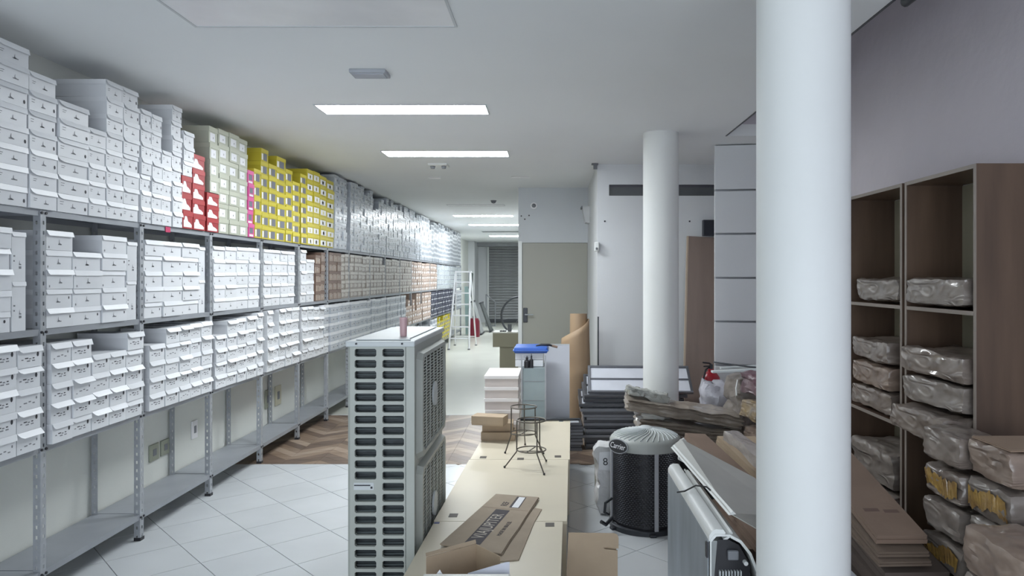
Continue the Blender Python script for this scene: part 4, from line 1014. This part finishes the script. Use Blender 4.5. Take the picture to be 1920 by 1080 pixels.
for k in range(34):
    a0 = 2*math.pi*k/34; pts = []
    for s in range(8):
        t_ = s/7; r_ = .045+(R-.012-.045)*t_; aa = a0+.75*(1-t_)**1.3
        zz = zr+interp(r_)
        pts.append((cc0[0]+r_*math.cos(aa), cc0[1]+r_*math.sin(aa), zz+.003))
    MB().tube(pts, .0033, 5).build('vane', M_acd, rc, smooth=True)
MB().lathe([(0,zr+.130),(.03,zr+.128),(.045,zr+.120),(.045,zr+.110)], cc0, 20).build('hub_cap', M_acd, rc, smooth=True)
for aa in (-1.39, 1.64, -.1+.55, 3.3):
    MB().box(R-.001, R+.010, -.013, .013, .028, zr+.002, M=Matrix.Translation(cc0) @ Matrix.Rotation(aa, 4, 'Z')).build('upright_strap', mat('strap_grey', (.42,.43,.46), .45), rc, bevel=.002)
for aa in (-1.5, -2.75): MB().box(R+.0, R+.03, -.02, .02, .0, .016, M=Matrix.Translation(cc0) @ Matrix.Rotation(aa, 4, 'Z')).build('foot', M_blackm, rc, bevel=.003)
# badge
ab = math.radians(-90-53); nb_ = Vector((math.cos(ab), math.sin(ab), .0)); tb_ = Vector((-math.sin(ab), math.cos(ab), 0)); ub_ = Vector((0,0,1))
bc = Vector(cc0)+nb_*(R+.014)+Vector((0,0,zr+.028))
def oval(a, b, c0, th_): return [c0+tb_*(a*math.cos(2*math.pi*k/36))+(ub_*.96-nb_*.25)*(b*math.sin(2*math.pi*k/36)) for k in range(36)]
MB().prism(oval(.088,.046,bc,0), nb_*.004).build('badge_rim', M_steel_in, rc)
MB().prism(oval(.081,.040,bc+nb_*.0042,0), nb_*.002).build('badge_face', M_black, rc)
text('badge_lettering', 'Carrier', .048, M_paper, rc, frame_M(bc+nb_*.0075, tb_, ub_*.96-nb_*.25), sx=.95)
# pipe stubs
MB().tube([(cc0[0]-R-.006,4.66,.20),(cc0[0]-R-.05,4.60,.19),(cc0[0]-R-.055,4.60,.13),(cc0[0]-R-.03,4.62,.11)], .009, 8).build('pipe_stub', M_blackm, rc, smooth=True)
MB().tube([(cc0[0]-R-.004,4.66,.075),(cc0[0]-R-.05,4.58,.06),(cc0[0]-R-.08,4.56,.085)], .012, 8).build('pipe_stub', M_blackm, rc, smooth=True)
# white bag with 8
bg = pack('white plastic bag squeezed behind the black round condenser', None, (.385,5.02,.245), (.15,.17,.46), mat('cloudy_white_bag', (.80,.80,.82), .3, bump=.8, bscale=9, rgb2=(.60,.60,.60), scale=6, coat=.3), 15, amp=.03, name='plastic_bag', cat='bag', tape=False, N=(7,7,12))
pl = Vector((.352,4.905,.37)); 
lbp = MB().prism([pl+Vector(v) for v in ((-.035,0,-.05),(.055,.0,-.06),(.055,0,.07),(-.03,0,.065))], (0,.002,0)).build('number_label', M_paper)
tag(lbp, 'white paper label with handwritten 8 on the bag behind the black condenser', 'label')
t8 = text('handwritten_mark', '8', .07, M_black, lbp, frame_M(pl+Vector((.01,-.0012,0)), (1,0,.08), (0,0,1)))
tag(MB().box(.32,.52,5.14,5.42,0,.31).build('kraft_carton', mat('grey_kraft', (.30,.29,.24), .8), bevel=.004), 'greyish brown carton between the frame pile and the black condenser', 'carton')

# ================================================================== FLOOR-CEILING AC UNIT ON EDGE
fu = thing('split_air_conditioner', 'white split air conditioner stood on edge with grey steel back plate, its end cover off', 'air conditioner', (.67,3.1,0))
UY0, UY1 = 2.66, 3.60
MB().prism([(.573,UY0+.02,0),(.577,UY0+.02,0),(.577,UY0+.02,.652),(.573,UY0+.02,.652)], (0,UY1-UY0-.02,0)).build('back_plate', M_sheet, fu)
def prof(pts, y0, y1, name, m, sm=True, b=0): 
    return MB().prism([(a,y0,c) for a,c in pts], (0,y1-y0,0)).build(name, m, fu, smooth=sm, bevel=b)
prof([(.574,.648),(.574,.668),(.584,.686),(.600,.693),(.626,.691),(.634,.680),(.631,.668),(.590,.665),(.578,.652)], UY0, UY1, 'top_casing', M_white)
prof([(.640,.640),(.662,.655),(.668,.668),(.663,.676),(.655,.672),(.648,.655),(.632,.646)], UY0+.03, UY1-.05, 'air_louvre', M_white)
curve_o = [(.655,.668),(.690,.650),(.725,.605),(.755,.53),(.775,.42),(.783,.28),(.785,0)]
curve_i = [(.779,0),(.777,.28),(.769,.42),(.749,.527),(.72,.60),(.686,.643),(.652,.661)]
prof(curve_o+curve_i, UY0, UY1, 'front_shell', M_white)
prof([(.580,.02),(.772,.02),(.762,.42),(.70,.60),(.64,.635),(.585,.64)], UY0+.035, UY1-.01, 'inner_body', mat('inner_grey', (.36,.38,.38), .5), sm=False)
prof([(.577,0),(.582,0),(.582,.648),(.600,.668),(.648,.668),(.690,.645),(.724,.600),(.754,.525),(.773,.42),(.780,.28),(.780,0),(.785,0),(.785,.28),(.777,.43),(.757,.53),(.727,.607),(.692,.652),(.650,.674),(.595,.676),(.577,.655)], UY0-.004, UY0+.004, 'end_rim', M_white, sm=False)
prof([(.600,.50),(.735,.47),(.728,.56),(.69,.625),(.650,.645),(.612,.645)], UY0+.028, UY0+.033, 'electronics_tray', M_black, sm=False)
MB().box(.645,.685,UY0+.008,UY0+.027,.575,.610).build('capacitor', M_mid, fu, bevel=.005)
MB().tube([(.71,UY0+.005,.565),(.71,UY0+.027,.565)], .008, 10).build('terminal_screw', M_white, fu)
for k in range(8): MB().box(.615+k*.011,.619+k*.011,UY0+.012,UY0+.027,.505,.535).build('terminal_pin', M_acd, fu)
MB().box(.60,.77,UY0+.0,UY0+.028,.40,.497).build('fan_bracket', M_acw, fu, bevel=.008)
MB().box(.592,.772,UY0+.006,UY0+.028,.02,.39).build('fan_housing', M_acw, fu, bevel=.01)
MB().tube([(.662,UY0+.002,.53),(.672,UY0-.006,.46),(.668,UY0-.008,.38),(.675,UY0-.006,.30)], .003, 6).build('wire', M_black, fu, smooth=True)
MB().box(.566,.573,UY0+.01,UY0+.03,.585,.64).build('hinge_block', M_black, fu)
# loose white covers leaning over it
cv = thing('casing_panel', 'long white curved casing panel leaning over the split air conditioner', 'panel', (.8,3.2,.6))
P = [px(1260,838,3.72), px(1279,829,3.74), px(1425,962,3.02), px(1424,975,2.98), px(1368,1000,2.76)]
P = [Vector((.614,3.72,.747)), Vector((.668,3.76,.775)), Vector((.96,3.45,.66)), Vector((.99,3.05,.61)), Vector((.93,2.78,.565)), Vector((.676,2.76,.715))]
MB().prism(P, (0,0,.004)).build('panel_sheet', mat('dusty_white_panel', (.52,.52,.49), .4, var=.05), cv)
MB().prism([P[0]+Vector((-.006,0,-.004)), P[0]+Vector((.010,0,.012)), P[0]+Vector((.022,0,.0))], P[5]-P[0]).build('rolled_edge', M_white, cv)
cv2 = thing('white_batten', 'short white wedge shaped batten rising behind the casing panel', 'panel', (.7,3.8,.7))
Q = [px(1275,826,3.95), px(1283,822,3.98), px(1350,905,3.80), px(1272,862,3.88)]
MB().prism(Q, (0,.02,0)).build('batten_face', M_white, cv2)
cab = tag(MB().tube([px(1270,928,3.2)+Vector((0,0,.012)), px(1284,926,3.15)+Vector((0,0,.012)), px(1305,919,3.1)+Vector((0,0,.02)), px(1325,922,3.05)+Vector((0,0,.02)), px(1343,938,3.0)+Vector((0,0,.02)), px(1362,947,2.95)+Vector((0,0,.01))], .0035, 8).build('black_cable', M_black, smooth=True), 'black cable draped over the white split air conditioner', 'cable')

# ================================================================== CARDBOARD HEAP IN FRONT OF THE SHELF UNITS
def flat_ctn(label, c, L, Wd, T, rz, rx, ry=0, m=None, grp='flattened cartons heaped by the near column', name='flattened_carton'):
    M = Matrix.Translation(c) @ Matrix.Rotation(rz, 4, 'Z') @ Matrix.Rotation(ry, 4, 'Y') @ Matrix.Rotation(rx, 4, 'X')
    t = thing(name, label, 'carton', (0,0,0), grp); t.matrix_world = M
    mb = MB().box(-Wd/2, Wd/2, -L/2, L/2, -T/2, 0); o = mb.build('lower_layer', m or M_kraftd, t, local=True)
    MB().box(-Wd/2+.003, Wd/2-.002, -L/2+.004, L/2, .001, T/2).build('upper_layer', m or M_kraftd, t, local=True)
    return t
# left of the near column
flat_ctn('long brown carton sloping down toward the camera, left of near column', (1.00,4.05,.52), 1.05, .14, .06, .23, .17, .1)
flat_ctn('wide light brown carton sloping behind the long one, left of near column', (1.25,4.15,.50), .95, .26, .05, .20, .18, .05, M_kraft)
flat_ctn('brown carton lying lower under the sloping cartons, left of near column', (1.08,3.95,.40), 1.0, .34, .05, .1, .12)
tag(MB().box(.88,1.30,3.55,4.35,0,.29).build('kraft_carton', M_kraftd, bevel=.004), 'large brown carton on the floor under the sloping cartons', 'carton')
pack('clear plastic wrapped tube on the sloping cartons beside the near column', None, (1.10,3.90,.66), (.10,.60,.06), mat('clear_crinkle', (.45,.40,.37), .15, bump=.9, bscale=12, coat=.6), 31, rz=.25, rx=.17, amp=.012, N=(5,14,4))
# right of the near column
top = flat_ctn('brown flattened carton with faint printing, topmost before the brown shelf units', (1.372,3.27,.668), .80, .205, .034, .03, .235, .01)
tl_ = Matrix.Translation((0,0,.0174))
for (a, yb) in ((-.035,-.21),(.045,-.22)): MB().box(a-.035,a+.028,yb-.012,yb+.012,.0172,.0176).build('faded_print', mat('faded_print', (.17,.11,.09), .8), top, local=True)
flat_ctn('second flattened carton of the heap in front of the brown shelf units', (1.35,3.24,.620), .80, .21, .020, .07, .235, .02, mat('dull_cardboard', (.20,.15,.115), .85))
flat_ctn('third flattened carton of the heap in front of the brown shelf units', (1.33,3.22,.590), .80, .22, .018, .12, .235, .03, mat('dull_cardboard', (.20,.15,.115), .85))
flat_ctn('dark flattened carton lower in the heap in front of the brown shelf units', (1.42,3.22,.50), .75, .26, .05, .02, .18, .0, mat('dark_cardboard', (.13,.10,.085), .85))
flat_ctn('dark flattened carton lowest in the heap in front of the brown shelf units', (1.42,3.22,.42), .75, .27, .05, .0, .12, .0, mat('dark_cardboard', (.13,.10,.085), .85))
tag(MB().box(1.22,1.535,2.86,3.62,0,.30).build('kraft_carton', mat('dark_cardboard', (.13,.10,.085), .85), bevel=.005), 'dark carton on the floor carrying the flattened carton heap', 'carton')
pb = thing('printed_carton', 'white carton with dark printing low beside the near column', 'carton', (1.12,3.05,.2))
MB().box(1.00,1.205,2.85,3.40,.255,.40).build('body', mat('pinkish_carton', (.42,.30,.27), .8), pb)
MB().box(.998,1.207,2.848,3.405,.402,.43).build('white_top', mat('printed_white_top', (.52,.54,.58), .6), pb)
for k in range(3): MB().box(1.05+k*.04,1.075+k*.04,2.90,2.93,.4302,.4306).build('print', M_dark, pb)
tag(MB().box(.98,1.215,2.80,3.42,0,.25).build('black_crate', mat('black_bag_plastic', (.03,.032,.036), .35), bevel=.01), 'black crate on the floor beside the near column', 'crate')

# ================================================================== BROWN SHELF UNITS ON THE RIGHT
M_wd = mat('walnut_melamine', (.150,.096,.066), .42, var=.12, scale=2.2, stretch=(5,5,.6), rgb2=(.088,.056,.040))
M_bk = mat('pale_hardboard', (.36,.33,.24), .6, var=.06, scale=3)
M_eg = mat('shelf_edge_band', (.27,.23,.20), .5)
XF = 1.772; XB_ = 2.055
def unit(y0, y1, label):
    t = thing('shelf_unit', label, 'shelf unit', (1.91,(y0+y1)/2,0), 'tall brown shelf units along the right wall'); T = .018; H_ = 2.086
    for yy in (y0, y1-T):
        s = MB().box(XF+.002, XB_, yy, yy+T, 0, H_).build('side_panel', M_wd, t)
        MB().box(XF-.001, XF+.002, yy, yy+T, 0, H_).build('edge_band', M_eg, s)
    for zz in (.06, .262, .865, 1.467, H_):
        nm = 'top_panel' if zz == H_ else 'shelf'
        s = MB().box(XF+.002, XB_-.006, y0+T+.0005, y1-T-.0005, zz-.018, zz).build(nm, M_wd, t)
        MB().box(XF-.001, XF+.0015, y0+T+.0005, y1-T-.0005, zz-.018, zz).build('edge_band', M_eg, s)
    MB().box(XB_-.005, XB_, y0+T+.0005, y1-T-.0005, .05, H_-.02).build('back_panel', M_bk, t)
    MB().box(XF+.02, XF+.035, y0+T+.0005, y1-T-.0005, 0, .041).build('kick_board', M_wd, t)
unit(3.05, 3.665, 'brown melamine shelf unit nearest the camera on the right wall')
unit(3.695, 4.385, 'second brown melamine shelf unit, just visible past the near column')
gp = 'plastic-wrapped packs on the brown shelf units'
pack('wrapped pack alone on the upper shelf of the nearest brown shelf unit', gp, (1.885,3.36,1.467+.078), (.27,.50,.120), M_w2, 41, amp=.013)
pack('wrapped pack alone on the upper shelf of the second brown shelf unit', gp, (1.90,4.0,1.467+.078), (.25,.48,.12), M_w2, 42, amp=.013)
for k in range(3):
    pack(f'wrapped pack on middle shelf of the nearest brown unit, {ordn(k+1)} from the bottom', gp, (1.885-(.085 if k == 0 else .008*k),3.36-(.02 if k == 0 else 0),.865+.078+k*.136), (.27,.50,.112), M_w1 if k != 1 else M_w2, 43+k, amp=.014, rz=.03*k)
    pack(f'wrapped pack on middle shelf of the second brown unit, {ordn(k+1)} from the bottom', gp, (1.885,4.03,.865+.078+k*.134), (.26,.49,.110), M_w1 if k != 1 else M_w4, 47+k, amp=.013, rz=-.02*k)
for k in range(2):
    pack(f'wrapped pack on the low shelf of the second brown shelf unit, {"lower" if k == 0 else "upper"} one', gp, (1.885,4.03,.262+.118+k*.215), (.26,.50,.185), M_w2, 51+k, amp=.016)
# stacked packs in front of the shelf units
gs = 'plastic-wrapped packs stacked in front of the brown shelf units'
for k in range(7):
    z = .072+k*.143
    md = {6: M_w1, 5: M_w1, 4: M_w2, 3: M_w2, 2: M_w4}.get(k, M_w2); tp = k in (5, 3)
    wd = .195 if k < 6 else .205
    pack(f'wrapped pack {"with gold tape " if tp else ""}in the left front stack, {ordn(k+1)} from the floor', gs, (1.66+random.uniform(-.006,.006),2.93,z), (wd,.27,.118), md, 60+k, amp=.012, rz=random.uniform(-.03,.03), tape=tp)
for k in range(7):
    z = .075+k*.144
    tp = k in (5, 4)
    pack(f'wrapped pack {"with gold tape " if tp else ""}in the rightmost stack, {ordn(k+1)} from the floor' if k < 6 else 'wrapped pack with bare cardboard top, topmost of the rightmost stack', gs,
         (1.725,2.655,z), (.28,.25,.132), M_w4 if k == 6 else M_w2, 70+k, amp=.012, rz=random.uniform(-.03,.03), tape=tp)
ctop = flat_ctn('bare brown cardboard sheet covering the top of the rightmost stack', (1.727,2.655,1.006), .235, .265, .006, .0, .0, 0, mat('warm_cardboard', (.36,.26,.19), .8), None)
for k in range(5):
    z = .085+k*.156
    pack(f'larger wrapped pack in the lower right corner stack, {ordn(k+1)} from the floor', 'large wrapped packs nearest the camera', (1.57,2.30,z), (.38,.32,.145), M_w1 if k % 2 else M_w4, 80+k, amp=.014)

# ================================================================== CORRIDOR
pd = thing('display_pedestal', 'small olive-beige T-shaped pedestal table at the corridor mouth', 'pedestal', (-.65,11.1,0))
M_ol2 = mat('olive_laminate', (.33,.31,.22), .5, var=.03); M_olt = mat('olive_top', (.60,.59,.50), .35)
MB().box(-.875,-.455,10.9,11.35,.57,.772).build('table_box', M_ol2, pd); MB().box(-.877,-.453,10.898,11.352,.773,.79).build('top', M_olt, pd)
MB().box(-.775,-.475,10.93,11.3,0,.569).build('pedestal_leg', M_ol2, pd)
cp = thing('grey_cup', 'grey cup on the olive pedestal in the corridor', 'cup', (-.635,11.1,.79))
MB().lathe([(0,.002),(.028,.002),(.029,0),(.033,.105),(.030,.105),(.026,.006),(0,.006)], (-.635,11.1,.791), 16).build('cup_wall', M_mid, cp, smooth=True)
for k, xx in enumerate((-.76,-.72,-.695)): tag(MB().tube([(xx-.016,11.02,.80),(xx+.012,11.04,.80)], .009, 8).build('small_tool', M_black, smooth=True), 'tiny black object on the pedestal, '+['farthest from','between the others left of','closest to'][k]+' the grey cup', 'tool', 'black bits on the pedestal')
# ladder
ld_ = thing('step_ladder', 'white metal step ladder open in front of the far shelving', 'ladder', (-2.05,16.7,0))
M_al = mat('white_aluminium', (.75,.76,.78), .35, metal=.2)
xl, xr_, zt0 = -2.28, -1.83, 1.72
MB().tube([(xl,16.2,0),(xl+.10,16.62,zt0)], .022, 8).build('rail', M_al, ld_); MB().tube([(xr_,16.2,0),(xr_-.02,16.62,zt0+.0)], .022, 8).build('rail', M_al, ld_)
MB().tube([(xl,17.25,0),(xl+.10,16.72,zt0)], .018, 8).build('rear_leg', M_al, ld_); MB().tube([(xr_+.05,17.25,0),(xr_-.02,16.72,zt0)], .018, 8).build('rear_leg', M_al, ld_)
for k in range(6):
    z = .24+k*.25; f = z/zt0; a = xl+.10*f; b = xr_-.02*f; y = 16.2+.42*f
    MB().box(a+.02, b-.015, y-.03, y+.06, z, z+.025).build('tread', M_al, ld_)
MB().box(xl+.09, xr_, 16.58, 16.76, zt0, zt0+.03).build('top_cap', M_al, ld_)
MB().tube([(xl,17.2,.22),(xr_+.05,17.2,.22)], .010, 6).build('cross_brace', M_al, ld_)
for (x_, y_) in ((xl,16.2),(xr_,16.2),(xl,17.25),(xr_+.05,17.25)): MB().box(x_-.025,x_+.025,y_-.025,y_+.025,0,.03).build('foot', M_mid, ld_)
# things at far left end
tag(MB().prism([(-2.42,20.6,0),(-2.30,20.6,0),(-2.36,20.75,1.35),(-2.47,20.75,1.35)], (0,.03,0)).build('teal_board', mat('teal_glass', (.42,.58,.56), .2)), 'pale teal glass board standing behind the ladder', 'board')
tag(MB().prism([(-2.24,20.55,.98),(-2.20,20.55,1.72),(-2.35,20.7,1.78),(-2.35,20.7,1.30)], (0,.03,0)).build('dark_board', mat('dark_green_board', (.07,.10,.09), .4)), 'dark green tilted board near the top of the ladder', 'board')
rb = thing('red_drum', 'dark red barrel on the floor behind the ladder', 'drum', (-2.10,19.8,0))
MB().lathe([(0,.0),(.15,0),(.16,.04),(.155,.42),(.12,.5),(0,.5)], (-2.10,19.8,0), 20).build('drum_body', mat('dull_red', (.22,.02,.04), .4), rb, smooth=True)
MB().tube([(-2.10,19.8,.5),(-2.10,19.8,.56)], .04, 10).build('cap', M_mid, rb)
def lean_frame(x, y, w_, h_, lean, label, m):
    t = thing('leaning_frame', label, 'frame', (x,y,0), 'frames leaning at the far end'); Mx = Matrix.Translation((x,y,0)) @ Matrix.Rotation(lean, 4, 'Y')
    MB().box(0,.04,0,w_,0,h_,M=Mx).build('panel', m, t)
    for zz in (0, h_-.04): MB().box(-.012,.052,-.01,w_+.01,zz+.001,zz+.04,M=Mx).build('rail', M_blackm, t)
lean_frame(-1.98, 20.3, .8, .98, -.28, 'grey panel leaning with dark edges, right of the red barrel', mat('grey_panel', (.36,.38,.38), .4))
lean_frame(-1.80, 21.3, .8, .92, -.34, 'dark panel leaning beside the grey one, far end of the corridor', mat('dark_panel', (.10,.11,.11), .4))
fr2 = thing('metal_trestle', 'thin dark metal frame standing before the roller shutter', 'frame', (-1.85,24,0))
for a, b in (((-2.15,24,1.05),(-1.85,24,.80)), ((-1.85,24,.80),(-1.85,24,0)), ((-2.15,24,1.05),(-2.15,24,0)), ((-2.15,24,.02),(-1.85,24,.02))):
    MB().tube([a, b], .018, 6).build('bar', M_mid, fr2)
# big hoop standing near wall corner
hp = thing('wheel_hoop', 'large dark hoop standing half hidden behind the door wall corner', 'hoop', (-.95,20,0))
hc = px(976, 566, 20.0); Rr = 36*20/F
MB().tube([(hc.x+Rr*math.cos(a), 20, .025+Rr+Rr*math.sin(a)) for a in [2*math.pi*k/40 for k in range(40)]], .028, 8, closed=True).build('rim', M_blackm, hp, smooth=True)
hzc = .025+Rr
MB().tube([(hc.x,19.95,hzc),(hc.x,20.05,hzc)], .05, 12).build('hub', M_mid, hp, smooth=True)
for k in range(8):
    a = math.pi*k/4+.2; MB().tube([(hc.x+.04*math.cos(a),20,hzc+.04*math.sin(a)),(hc.x+(Rr-.02)*math.cos(a),20,hzc+(Rr-.02)*math.sin(a))], .005, 5).build('spoke', M_mid, hp)
